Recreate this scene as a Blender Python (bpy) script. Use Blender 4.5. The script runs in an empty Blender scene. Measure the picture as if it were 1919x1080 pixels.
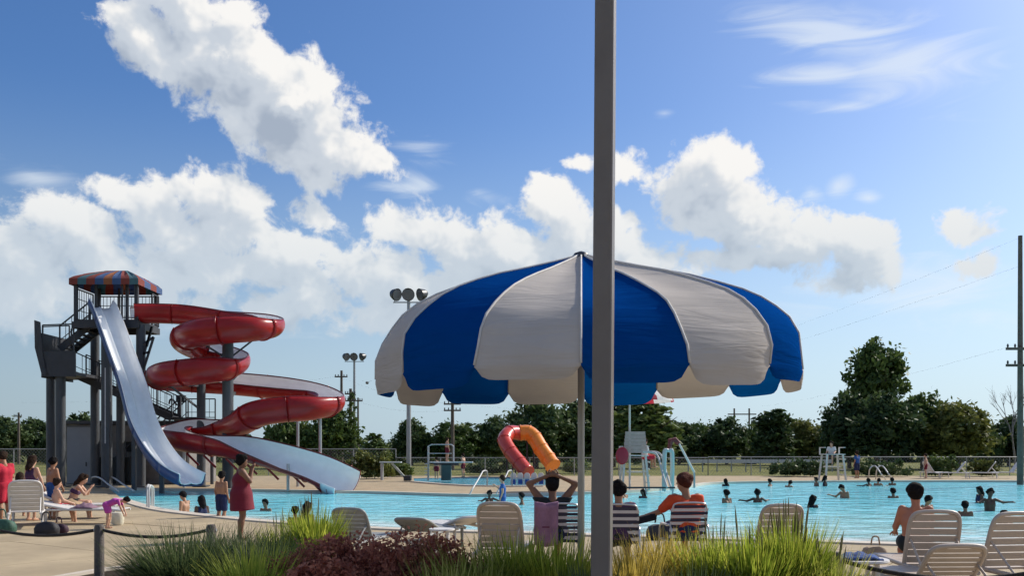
import bpy, bmesh, math, random
import numpy as np
from mathutils import Vector, Matrix
random.seed(7); np.random.seed(7)
S = bpy.context.scene
C = S.collection
R = math.radians
# ------------------------------------------------------------------ camera, sky, sun, exposure
F, HZ, CX, CH = 1660.0, 845.0, 959.5, 1.7          # focal length in photo pixels, horizon row, centre column, eye height
cam = bpy.data.cameras.new('camera'); co = bpy.data.objects.new('camera', cam); C.objects.link(co)
co.location = (0, 0, CH); co.rotation_euler = (R(90), 0, 0)
cam.sensor_width = 36; cam.lens = 36*F/1919; cam.shift_y = (HZ-540)/1919
cam.clip_start = 0.1; cam.clip_end = 3000
S.camera = co
SUN_AZ, SUN_EL = R(57), R(37)
sdir = Vector((math.sin(SUN_AZ)*math.cos(SUN_EL), math.cos(SUN_AZ)*math.cos(SUN_EL), math.sin(SUN_EL)))
sl = bpy.data.lights.new('sun', 'SUN'); so = bpy.data.objects.new('sun', sl); C.objects.link(so)
so.rotation_euler = sdir.to_track_quat('Z', 'Y').to_euler(); so.location = (0, 0, 40)
sl.energy = 5.0; sl.angle = R(0.5); sl.color = (1, .93, .82)
S.view_settings.view_transform = 'Standard'; S.view_settings.look = 'None'
S.view_settings.exposure = 0.0; S.view_settings.gamma = 1.0
S.view_settings.use_curve_mapping = False
S.cycles.max_bounces = 8; S.cycles.transparent_max_bounces = 8
S.cycles.use_denoising = True; S.cycles.use_adaptive_sampling = True; S.cycles.adaptive_threshold = .02; S.cycles.adaptive_min_samples = 8
SKY_STRENGTH = 0.15
HAZE = (3.5, 4.5, 5.2, 1)

def az_el(px, py):                                    # direction of a point of the sky: azimuth, tangent of elevation
    u = (px-CX)/F; a = math.atan(u)
    return a, (HZ-py)/F*math.cos(a)

CLOUDS = [  # sky position, half width, half height, slope in degrees, weight
 (285,70,85,75,0,1),(350,20,120,70,20,1.1),(430,110,160,100,30,1.2),(545,190,130,105,40,1.25),(610,265,115,72,30,1.15),(470,215,110,52,30,.9),(560,290,80,45,20,.9),(690,300,60,36,28,.9),
 (50,500,150,90,10,.9),(150,430,120,55,30,.8),(215,365,110,30,22,.8),(330,430,120,70,30,.85),(420,420,130,80,25,1),(520,500,150,80,20,.9),(600,410,50,30,20,.8),(290,490,120,60,20,.8),(150,540,140,50,0,.7),
 (560,560,170,50,5,.8),(300,575,160,36,0,.6),(700,590,150,30,0,.5),(420,520,120,50,10,.7),(800,540,140,40,5,.7),(60,560,120,40,0,.6),(690,520,150,60,10,.85),(760,430,75,40,15,.95),(860,465,120,60,15,1),(960,480,110,66,10,1),(1030,390,60,55,0,1),(1095,450,110,75,20,1.05),(1095,305,34,28,0,.8),(1165,315,52,34,10,.9),(1200,500,110,44,35,1),(1180,415,32,18,0,.7),
 (1320,345,100,70,10,1.15),(1375,315,50,45,30,1),(1385,410,120,60,30,1.1),(1480,450,120,62,15,1.05),(1600,475,85,58,30,1.05),(1400,485,150,36,5,.75),(1345,300,70,25,0,.7),
 (1790,430,60,36,15,.85),(1825,493,56,20,0,.75),
]
WISPS = [(1570,347,26,20,0,.9),(1628,372,24,14,20,.8),(1520,362,24,18,10,.75),(1245,212,34,13,0,.9),(1560,60,220,50,20,1),(1700,130,150,70,10,.95),(1545,138,110,24,5,1.0),(1590,200,90,16,8,.6),(800,290,90,30,15,.8),(780,350,60,30,-10,.7),(60,330,70,20,10,.6),(895,360,40,22,20,.5),(1750,560,260,60,0,.5),(200,600,260,40,0,.5)]

def make_density_group(detail, clouds):
    g = bpy.data.node_groups.new('cloud_density', 'ShaderNodeTree')
    g.interface.new_socket('P', in_out='INPUT', socket_type='NodeSocketVector')
    g.interface.new_socket('Density', in_out='OUTPUT', socket_type='NodeSocketFloat')
    N, L = g.nodes, g.links
    gi = N.new('NodeGroupInput'); go = N.new('NodeGroupOutput')
    # warp
    nz = N.new('ShaderNodeTexNoise'); nz.noise_dimensions = '2D'; nz.inputs['Scale'].default_value = 16; nz.inputs['Detail'].default_value = 2
    L.new(gi.outputs['P'], nz.inputs['Vector'])
    sb = N.new('ShaderNodeVectorMath'); sb.operation = 'SUBTRACT'; L.new(nz.outputs['Color'], sb.inputs[0]); sb.inputs[1].default_value = (.5, .5, .5)
    sc = N.new('ShaderNodeVectorMath'); sc.operation = 'SCALE'; L.new(sb.outputs[0], sc.inputs[0]); sc.inputs['Scale'].default_value = .022
    ad = N.new('ShaderNodeVectorMath'); ad.operation = 'ADD'; L.new(gi.outputs['P'], ad.inputs[0]); L.new(sc.outputs[0], ad.inputs[1])
    RA = R(24)
    rt = N.new('ShaderNodeVectorRotate'); rt.rotation_type = 'Z_AXIS'; rt.inputs['Angle'].default_value = RA; L.new(ad.outputs[0], rt.inputs['Vector'])
    bases = [ad.outputs[0], rt.outputs[0]]; cur = None
    for n_, (px, py, rx, ry, rot, w) in enumerate(clouds):
        a, e = az_el(px, py); tilt = 1 if rot >= 14 else 0
        if tilt: a2, e2 = a*math.cos(RA)-e*math.sin(RA), a*math.sin(RA)+e*math.cos(RA)
        else: a2, e2 = a, e
        if n_ % 5 == 4:     # keeps the shader's evaluation order sequential
            for q in (0, 1):
                ch = N.new('ShaderNodeVectorMath'); ch.operation = 'MULTIPLY_ADD'; L.new(cur, ch.inputs[0]); ch.inputs[1].default_value = (1e-7,)*3; L.new(bases[q], ch.inputs[2]); bases[q] = ch.outputs[0]
        k = math.cos(a)**2; sx_, sy_ = 1/(rx/F*k*1.12), 1/(ry/F*1.12)
        mp = N.new('ShaderNodeVectorMath'); mp.operation = 'MULTIPLY_ADD'; L.new(bases[tilt], mp.inputs[0]); mp.inputs[1].default_value = (sx_, sy_, 0); mp.inputs[2].default_value = (-a2*sx_, -e2*sy_, 0)
        ln = N.new('ShaderNodeVectorMath'); ln.operation = 'LENGTH'; L.new(mp.outputs[0], ln.inputs[0])
        ma = N.new('ShaderNodeMath'); ma.operation = 'MULTIPLY_ADD'; L.new(ln.outputs['Value'], ma.inputs[0]); ma.inputs[1].default_value = -w; ma.inputs[2].default_value = w
        if cur is None: cur = ma.outputs[0]
        else:
            mx = N.new('ShaderNodeMath'); mx.operation = 'SMOOTH_MAX'; mx.inputs[2].default_value = .12
            L.new(cur, mx.inputs[0]); L.new(ma.outputs[0], mx.inputs[1]); cur = mx.outputs[0]
    # the same kind of clouds all round the rest of the sky
    sx = N.new('ShaderNodeSeparateXYZ'); L.new(gi.outputs['P'], sx.inputs[0])
    ab = N.new('ShaderNodeMath'); ab.operation = 'ABSOLUTE'; L.new(sx.outputs[0], ab.inputs[0])
    m1 = N.new('ShaderNodeMapRange'); m1.inputs[1].default_value = .58; m1.inputs[2].default_value = .75; L.new(ab.outputs[0], m1.inputs[0])
    m2 = N.new('ShaderNodeMapRange'); m2.inputs[1].default_value = .56; m2.inputs[2].default_value = .7; L.new(sx.outputs[1], m2.inputs[0])
    mm = N.new('ShaderNodeMath'); mm.operation = 'MAXIMUM'; L.new(m1.outputs[0], mm.inputs[0]); L.new(m2.outputs[0], mm.inputs[1])
    nb = N.new('ShaderNodeTexNoise'); nb.noise_dimensions = '2D'; nb.inputs['Scale'].default_value = 3.2; nb.inputs['Detail'].default_value = 1; L.new(gi.outputs['P'], nb.inputs['Vector'])
    mb = N.new('ShaderNodeMapRange'); mb.clamp = False; mb.inputs[1].default_value = .57; mb.inputs[2].default_value = .75; L.new(nb.outputs[0], mb.inputs[0])
    lo = N.new('ShaderNodeMapRange'); lo.inputs[1].default_value = 0; lo.inputs[2].default_value = 1; lo.inputs[3].default_value = -3; lo.inputs[4].default_value = 0; L.new(mm.outputs[0], lo.inputs[0])
    sm = N.new('ShaderNodeMath'); sm.operation = 'ADD'; L.new(mb.outputs[0], sm.inputs[0]); L.new(lo.outputs[0], sm.inputs[1])
    mx = N.new('ShaderNodeMath'); mx.operation = 'MAXIMUM'; L.new(cur, mx.inputs[0]); L.new(sm.outputs[0], mx.inputs[1]); cur = mx.outputs[0]
    # puffs
    n1 = N.new('ShaderNodeTexNoise'); n1.noise_dimensions = '2D'; n1.inputs['Scale'].default_value = 19; n1.inputs['Detail'].default_value = detail; n1.inputs['Roughness'].default_value = .60
    L.new(ad.outputs[0], n1.inputs['Vector'])
    cl = N.new('ShaderNodeMath'); cl.operation = 'MAXIMUM'; L.new(cur, cl.inputs[0]); cl.inputs[1].default_value = -.6
    a1 = N.new('ShaderNodeMath'); a1.operation = 'MULTIPLY_ADD'; L.new(n1.outputs[0], a1.inputs[0]); a1.inputs[1].default_value = 2.1; L.new(cl.outputs[0], a1.inputs[2])
    a3 = N.new('ShaderNodeMath'); a3.operation = 'SUBTRACT'; L.new(a1.outputs[0], a3.inputs[0]); a3.inputs[1].default_value = 1.0
    L.new(a3.outputs[0], go.inputs['Density'])
    return g

def make_world():
    w = bpy.data.worlds.new('World'); S.world = w; w.use_nodes = True
    T = w.node_tree; N, L = T.nodes, T.links; N.clear()
    out = N.new('ShaderNodeOutputWorld'); bg = N.new('ShaderNodeBackground'); L.new(bg.outputs[0], out.inputs[0])
    bg.inputs[1].default_value = SKY_STRENGTH
    sky = N.new('ShaderNodeTexSky'); sky.sky_type = 'NISHITA'; sky.sun_disc = False
    sky.sun_elevation = SUN_EL; sky.sun_rotation = SUN_AZ; sky.altitude = 100; sky.air_density = 1.0; sky.dust_density = 1.6; sky.ozone_density = 2.0
    tc = N.new('ShaderNodeTexCoord'); sp = N.new('ShaderNodeSeparateXYZ'); L.new(tc.outputs['Generated'], sp.inputs[0])
    def M(op, a, b=None, c=None):
        n = N.new('ShaderNodeMath'); n.operation = op
        for i, v in enumerate((a, b, c)):
            if v is None: continue
            if isinstance(v, (int, float)): n.inputs[i].default_value = v
            else: L.new(v, n.inputs[i])
        return n.outputs[0]
    az = M('ARCTAN2', sp.outputs[0], sp.outputs[1])
    hor = M('SQRT', M('ADD', M('MULTIPLY', sp.outputs[0], sp.outputs[0]), M('MULTIPLY', sp.outputs[1], sp.outputs[1])))
    te = M('DIVIDE', sp.outputs[2], M('MAXIMUM', hor, .05))
    cb = N.new('ShaderNodeCombineXYZ'); L.new(az, cb.inputs[0]); L.new(te, cb.inputs[1])
    grp = {0: make_density_group(7, CLOUDS), 1: make_density_group(3, [c for c in CLOUDS if c[2]*c[3] > 3500])}
    def dens(off, q=0):
        ad = N.new('ShaderNodeVectorMath'); ad.operation = 'ADD'; L.new(cb.outputs[0], ad.inputs[0]); ad.inputs[1].default_value = off
        g = N.new('ShaderNodeGroup'); g.node_tree = grp[q]; L.new(ad.outputs[0], g.inputs[0]); return g.outputs[0]
    d0 = dens((0, 0, 0)); d1 = dens((.016, .030, 0), 1)
    al = N.new('ShaderNodeMapRange'); al.interpolation_type = 'SMOOTHSTEP'; al.inputs[1].default_value = 0.0; al.inputs[2].default_value = .40; L.new(d0, al.inputs[0])
    # thickness and side of the sun decide how bright a cloud is
    lit = M('MULTIPLY_ADD', M('SUBTRACT', d0, d1), .66, .42)
    thick = N.new('ShaderNodeMapRange'); thick.inputs[1].default_value = .15; thick.inputs[2].default_value = 1.0; thick.inputs[3].default_value = .30; thick.inputs[4].default_value = -.08; L.new(d0, thick.inputs[0])
    lit = M('ADD', lit, thick.outputs[0])
    cr = N.new('ShaderNodeValToRGB'); L.new(lit, cr.inputs[0])
    cr.color_ramp.interpolation = 'EASE'
    e = cr.color_ramp.elements; e[0].position = 0.0; e[0].color = (.40, .47, .58, 1); e[1].position = 1.0; e[1].color = (1, .985, .96, 1)
    k = e.new(.52); k.color = (.62, .68, .76, 1)
    cs = N.new('ShaderNodeVectorMath'); cs.operation = 'SCALE'; L.new(cr.outputs[0], cs.inputs[0]); cs.inputs['Scale'].default_value = 6.3
    # low clouds stand far off and take on the colour of the haze
    ha = N.new('ShaderNodeMapRange'); ha.interpolation_type = 'SMOOTHSTEP'; ha.inputs[1].default_value = .14; ha.inputs[2].default_value = .33; ha.inputs[3].default_value = .55; ha.inputs[4].default_value = 0; L.new(te, ha.inputs[0])
    hc = N.new('ShaderNodeMix'); hc.data_type = 'RGBA'; L.new(ha.outputs[0], hc.inputs['Factor']); L.new(cs.outputs[0], hc.inputs['A']); hc.inputs['B'].default_value = (3.6, 4.3, 4.9, 1); cs = hc
    # thin high wisps
    cur = None
    for (px, py, rx, ry, rot, wt) in WISPS:
        a, el = az_el(px, py)
        mp = N.new('ShaderNodeMapping'); mp.vector_type = 'TEXTURE'; mp.inputs['Location'].default_value = (a, el, 0)
        mp.inputs['Rotation'].default_value = (0, 0, -R(rot)); mp.inputs['Scale'].default_value = (rx/F*1.2, ry/F*1.3, 1)
        src = cb.outputs[0]
        if cur is not None:
            ch = N.new('ShaderNodeVectorMath'); ch.operation = 'MULTIPLY_ADD'; L.new(cur, ch.inputs[0]); ch.inputs[1].default_value = (1e-7,)*3; L.new(src, ch.inputs[2]); src = ch.outputs[0]
        L.new(src, mp.inputs[0])
        ln = N.new('ShaderNodeVectorMath'); ln.operation = 'LENGTH'; L.new(mp.outputs[0], ln.inputs[0])
        v = M('MULTIPLY_ADD', ln.outputs['Value'], -wt, wt)
        cur = v if cur is None else M('MAXIMUM', cur, v)
    wm = N.new('ShaderNodeMapping'); wm.inputs['Rotation'].default_value = (0, 0, R(22)); wm.inputs['Scale'].default_value = (5, 22, 1); L.new(cb.outputs[0], wm.inputs[0])
    wn = N.new('ShaderNodeTexNoise'); wn.noise_dimensions = '2D'; wn.inputs['Scale'].default_value = 1.3; wn.inputs['Detail'].default_value = 7; wn.inputs['Roughness'].default_value = .55; wn.inputs['Distortion'].default_value = .8; L.new(wm.outputs[0], wn.inputs[0])
    wv = N.new('ShaderNodeMapRange'); wv.interpolation_type = 'SMOOTHSTEP'; wv.inputs[1].default_value = .62; wv.inputs[2].default_value = 1.25; wv.inputs[4].default_value = .62
    L.new(M('ADD', M('MULTIPLY', M('MAXIMUM', cur, -1.0), .62), M('MULTIPLY', wn.outputs[0], 1.15)), wv.inputs[0])
    sat0 = N.new('ShaderNodeHueSaturation'); sat0.inputs['Saturation'].default_value = 1.22; L.new(sky.outputs[0], sat0.inputs['Color'])
    sat = N.new('ShaderNodeVectorMath'); sat.operation = 'MULTIPLY'; L.new(sat0.outputs[0], sat.inputs[0]); sat.inputs[1].default_value = (.635, .735, .895)
    hm = N.new('ShaderNodeMapRange'); hm.interpolation_type = 'SMOOTHSTEP'; hm.inputs[1].default_value = -.02; hm.inputs[2].default_value = .40; hm.inputs[3].default_value = .85; hm.inputs[4].default_value = 0; L.new(te, hm.inputs[0])
    hx = N.new('ShaderNodeMix'); hx.data_type = 'RGBA'; L.new(hm.outputs[0], hx.inputs['Factor']); L.new(sat.outputs[0], hx.inputs['A']); fs = M('MULTIPLY_ADD', M('MAXIMUM', M('COSINE', M('SUBTRACT', az, SUN_AZ)), -.3), .52, .74)     # haze scatters more light on the sun's side
    hv = N.new('ShaderNodeVectorMath'); hv.operation = 'SCALE'; hv.inputs[0].default_value = HAZE[:3]; L.new(fs, hv.inputs['Scale']); L.new(hv.outputs[0], hx.inputs['B'])
    mw = N.new('ShaderNodeMix'); mw.data_type = 'RGBA'; L.new(wv.outputs[0], mw.inputs['Factor']); L.new(hx.outputs['Result'], mw.inputs['A']); mw.inputs['B'].default_value = (5.6, 6.0, 6.3, 1)
    # near the horizon clouds fade into haze
    hz = N.new('ShaderNodeMapRange'); hz.interpolation_type = 'SMOOTHSTEP'; hz.inputs[1].default_value = .03; hz.inputs[2].default_value = .15; hz.inputs[3].default_value = .0; L.new(te, hz.inputs[0])
    mx = N.new('ShaderNodeMix'); mx.data_type = 'RGBA'; L.new(M('MULTIPLY', al.outputs[0], hz.outputs[0]), mx.inputs['Factor'])
    L.new(mw.outputs['Result'], mx.inputs['A']); L.new(cs.outputs['Result'], mx.inputs['B'])
    L.new(mx.outputs['Result'], bg.inputs[0])
    w.cycles.sampling_method = 'MANUAL'; w.cycles.sample_map_resolution = 512
make_world()

# ------------------------------------------------------------------ helpers
def W(px, py, D): return Vector(((px-CX)*D/F, D, CH+(HZ-py)*D/F))
def G(px, py, z=0.0):
    D = (CH-z)*F/(py-HZ); return Vector(((px-CX)*D/F, D, z))
MATS = {}
def mat(name, col, rough=.6, metal=0, var=.12, scale=8, bump=0, bscale=40, spec=.5, transl=0, coat=0, tint=None, coords='Object'):
    if name in MATS: return MATS[name]
    m = bpy.data.materials.new(name); m.use_nodes = True; MATS[name] = m
    N, L = m.node_tree.nodes, m.node_tree.links
    p = N['Principled BSDF']
    p.inputs['Roughness'].default_value = rough; p.inputs['Metallic'].default_value = metal
    p.inputs['Specular IOR Level'].default_value = spec; p.inputs['Coat Weight'].default_value = coat
    tc = N.new('ShaderNodeTexCoord')
    nz = N.new('ShaderNodeTexNoise'); nz.inputs['Scale'].default_value = scale; nz.inputs['Detail'].default_value = 6; nz.inputs['Roughness'].default_value = .65
    L.new(tc.outputs[coords], nz.inputs['Vector'])
    rp = N.new('ShaderNodeValToRGB'); L.new(nz.outputs[0], rp.inputs[0])
    a = [max(0, c*(1-var)) for c in col]; b = [min(1, c*(1+var)) for c in (tint or col)]
    rp.color_ramp.elements[0].position = .3; rp.color_ramp.elements[0].color = (*a, 1)
    rp.color_ramp.elements[1].position = .7; rp.color_ramp.elements[1].color = (*b, 1)
    L.new(rp.outputs[0], p.inputs['Base Color'])
    if bump:
        n2 = N.new('ShaderNodeTexNoise'); n2.inputs['Scale'].default_value = bscale; n2.inputs['Detail'].default_value = 5; L.new(tc.outputs[coords], n2.inputs['Vector'])
        bp = N.new('ShaderNodeBump'); bp.inputs['Strength'].default_value = bump; bp.inputs['Distance'].default_value = .02
        L.new(n2.outputs[0], bp.inputs['Height']); L.new(bp.outputs[0], p.inputs['Normal'])
    if transl:
        t = N.new('ShaderNodeBsdfTranslucent'); L.new(rp.outputs[0], t.inputs[0])
        mx = N.new('ShaderNodeMixShader'); mx.inputs[0].default_value = transl
        L.new(p.outputs[0], mx.inputs[1]); L.new(t.outputs[0], mx.inputs[2]); L.new(mx.outputs[0], N['Material Output'].inputs[0])
    return m

class MB:
    """collects shapes into one mesh"""
    def __init__(s): s.v = []; s.f = []; s.mi = []
    def add(s, vs, fs, mi=0):
        o = len(s.v); s.v += [tuple(v) for v in vs]; s.f += [tuple(i+o for i in f) for f in fs]; s.mi += [mi]*len(fs); return s
    def box(s, c, d, rot=None, mi=0, taper=1.0):
        x, y, z = d[0]/2, d[1]/2, d[2]/2; t = taper
        vs = [Vector(p) for p in ((-x,-y,-z),(x,-y,-z),(x,y,-z),(-x,y,-z),(-x*t,-y*t,z),(x*t,-y*t,z),(x*t,y*t,z),(-x*t,y*t,z))]
        if rot is not None: vs = [rot @ v for v in vs]
        vs = [v+Vector(c) for v in vs]
        return s.add(vs, [(0,3,2,1),(4,5,6,7),(0,1,5,4),(1,2,6,5),(2,3,7,6),(3,0,4,7)], mi)
    def beam(s, a, b, w, h=None, mi=0, up=(0,0,1)):
        a, b = Vector(a), Vector(b); d = b-a; L_ = d.length; h = h or w
        z = d.normalized(); u = Vector(up)
        if abs(z.dot(u)) > .98: u = Vector((0,1,0))
        x = u.cross(z).normalized(); y = z.cross(x)
        m = Matrix((x, y, z)).transposed()
        return s.box((a+b)/2, (w, h, L_), m, mi)
    def tube(s, pts, r, n=8, cap=True, closed=False, mi=0):
        pts = [Vector(p) for p in pts]; k = len(pts)
        rs = r if isinstance(r, (list, tuple)) else [r]*k
        rings = []; ref = None
        for i, p in enumerate(pts):
            if closed: t = pts[(i+1) % k]-pts[i-1]
            else: t = pts[min(i+1, k-1)]-pts[max(i-1, 0)]
            if t.length < 1e-9: t = Vector((0,0,1))
            t.normalize()
            if ref is None: ref = Vector((0,0,1)) if abs(t.z) < .9 else Vector((1,0,0))
            x = (ref-t*ref.dot(t)).normalized(); y = t.cross(x); ref = x
            rings.append([p+(x*math.cos(2*math.pi*j/n)+y*math.sin(2*math.pi*j/n))*rs[i] for j in range(n)])
        vs = [v for rg in rings for v in rg]; fs = []
        for i in range(k if closed else k-1):
            i2 = (i+1) % k
            for j in range(n): fs.append((i*n+j, i*n+(j+1) % n, i2*n+(j+1) % n, i2*n+j))
        if cap and not closed: fs += [tuple(range(n-1, -1, -1)), tuple((k-1)*n+j for j in range(n))]
        return s.add(vs, fs, mi)
    def ball(s, c, r, n=10, m=7, mi=0):
        c = Vector(c); r = r if isinstance(r, (tuple, list)) else (r, r, r)
        vs = [c+Vector((0,0,r[2]))]; fs = []
        for i in range(1, m):
            ph = math.pi*i/m
            for j in range(n):
                th = 2*math.pi*j/n; vs.append(c+Vector((r[0]*math.sin(ph)*math.cos(th), r[1]*math.sin(ph)*math.sin(th), r[2]*math.cos(ph))))
        vs.append(c-Vector((0,0,r[2])))
        for j in range(n): fs.append((0, 1+j, 1+(j+1) % n))
        for i in range(m-2):
            for j in range(n): fs.append((1+i*n+j, 1+(i+1)*n+j, 1+(i+1)*n+(j+1) % n, 1+i*n+(j+1) % n))
        q = 1+(m-2)*n
        for j in range(n): fs.append((q+j, len(vs)-1, q+(j+1) % n))
        return s.add(vs, fs, mi)
    def grid(s, rows, mi=0, closed=False):
        """rows: list of lists of points"""
        n = len(rows[0]); vs = [p for r in rows for p in r]; fs = []
        for i in range(len(rows)-1):
            for j in range(n-1 if not closed else n):
                j2 = (j+1) % n; fs.append((i*n+j, i*n+j2, (i+1)*n+j2, (i+1)*n+j))
        return s.add(vs, fs, mi)
    def mesh(s, name):
        m = bpy.data.meshes.new(name); m.from_pydata(s.v, [], s.f); m.update(); return m
    def build(s, name, m, parent=None, smooth=False, bevel=0, solid=0):
        me = s.mesh(name)
        for x in (m if isinstance(m, (list, tuple)) else [m]): me.materials.append(x)
        if isinstance(m, (list, tuple)): me.polygons.foreach_set('material_index', s.mi)
        if smooth is True: me.polygons.foreach_set('use_smooth', [True]*len(me.polygons))
        elif smooth: me.polygons.foreach_set('use_smooth', [True]*len(me.polygons)); me.set_sharp_from_angle(angle=R(smooth))
        o = bpy.data.objects.new(name, me); C.objects.link(o)
        if parent: o.parent = parent
        if solid: md = o.modifiers.new('thickness', 'SOLIDIFY'); md.thickness = solid; md.offset = 0
        if bevel: md = o.modifiers.new('soft_edges', 'BEVEL'); md.width = bevel; md.segments = 2; md.limit_method = 'ANGLE'
        return o
def tag(o, label=None, cat=None, group=None, kind=None):
    if label: o['label'] = label
    if cat: o['category'] = cat
    if group: o['group'] = group
    if kind: o['kind'] = kind
    return o
def thing(name, label, cat, loc=(0,0,0), rz=0, group=None, scale=1):
    o = bpy.data.objects.new(name, None); C.objects.link(o); o.location = loc; o.rotation_euler = (0, 0, rz)
    o.scale = (scale,)*3 if isinstance(scale, (int, float)) else scale; o.empty_display_size = .2
    return tag(o, label, cat, group)
KIDS = {}
def kids(o): return [c for c in bpy.data.objects if c.parent == o]
def dup(src, loc, rz, label, scale=None, parent=None, group=None):
    n = src.copy(); C.objects.link(n)
    n.location = loc; n.rotation_euler = (src.rotation_euler[0], src.rotation_euler[1], rz)
    if scale is not None: n.scale = (scale,)*3 if isinstance(scale, (int, float)) else scale
    n['label'] = label
    if group: n['group'] = group
    for ch in kids(src):
        c = ch.copy(); C.objects.link(c); c.parent = n
        for g in kids(ch): d = g.copy(); C.objects.link(d); d.parent = c
    return n
def lerp(a, b, t): return a+(b-a)*t
def smooth_path(pts, n):
    """Catmull-Rom through points, n samples per span"""
    P = [Vector(p) for p in pts]; P = [P[0]*2-P[1]]+P+[P[-1]*2-P[-2]]; out = []
    for i in range(1, len(P)-2):
        a, b, c, d = P[i-1:i+3]
        for k in range(n):
            t = k/n; out.append(.5*((2*b)+(c-a)*t+(2*a-5*b+4*c-d)*t*t+(3*b-a-3*c+d)*t**3))
    out.append(P[-2]); return out
# ------------------------------------------------------------------ ground, deck, pools
def fill(name, loops, z, m, parent=None, kind='structure'):
    bm = bmesh.new()
    for lp in loops:
        vs = [bm.verts.new((p[0], p[1], z)) for p in lp]
        for i in range(len(vs)): bm.edges.new((vs[i], vs[(i+1) % len(vs)]))
    bmesh.ops.triangle_fill(bm, use_beauty=True, use_dissolve=False, edges=bm.edges[:])
    for f in bm.faces:
        if f.normal.z < 0: f.normal_flip()
    me = bpy.data.meshes.new(name); bm.to_mesh(me); bm.free(); me.materials.append(m)
    o = bpy.data.objects.new(name, me); C.objects.link(o)
    if parent: o.parent = parent
    elif kind: o['kind'] = kind
    return o
near_px = [(230,935),(300,955),(411,969),(533,980),(750,993),(1000,1000),(1310,1010),(1600,1018),(1919,1030),(2350,1052)]
far_px = [(205,916),(330,918),(480,919),(700,923),(870,928),(1000,927),(1100,924),(1200,920),(1290,912),(1345,905.5),(1500,903),(1750,902),(1919,902.5),(2350,905)]
def resample(P, n):
    P = smooth_path(P, 12); d = [0]
    for a, b in zip(P, P[1:]): d.append(d[-1]+(b-a).length)
    out = []
    for i in range(n):
        t = d[-1]*i/(n-1); k = max(j for j in range(len(d)) if d[j] <= t+1e-9); k = min(k, len(P)-2)
        out.append(P[k].lerp(P[k+1], (t-d[k])/max(1e-9, d[k+1]-d[k])))
    return out
NEAR = resample([G(*p) for p in near_px], 60)
FAR = resample([G(*p) for p in far_px], 60)
pool_loop = NEAR+FAR[::-1]
dive_loop = [G(775,896.5), G(777,903.5), G(830,908), G(884,911), G(960,912), G(1015,911.5), G(1030,904), G(1020,896), G(950,894.5), G(850,895)]
deck_rect = [Vector((-46,-14,0)), Vector((60,-14,0)), Vector((60,60.5,0)), Vector((-46,60.5,0))]
def mat_concrete(name, base, joints):
    m = mat(name, base, .85, var=.16, scale=1.1, bump=.25, bscale=60, spec=.25, tint=(base[0]*1.05, base[1]*1.0, base[2]*.95))
    return m
m_conc = mat_concrete('deck_concrete', (.36,.29,.19), 0)
m_slab = mat('slab_concrete', (.385,.305,.195), .82, var=.22, scale=.6, bump=.2, bscale=70, spec=.25, coords='Object')
m_cop = mat('coping', (.56,.49,.40), .7, var=.08, scale=2)
m_grass = mat('field_grass', (.11,.135,.035), .95, var=.3, scale=.25, bump=.6, bscale=6, tint=(.17,.16,.055), spec=.1)
fill('ground', [[(-1500,-300),(1500,-300),(1500,2500),(-1500,2500)], [(p.x, p.y) for p in deck_rect]], -.03, m_grass)
fill('pool_deck', [[(p.x, p.y) for p in deck_rect], [(p.x, p.y) for p in pool_loop], [(p.x, p.y) for p in dive_loop]], -.03, m_conc)
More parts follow.
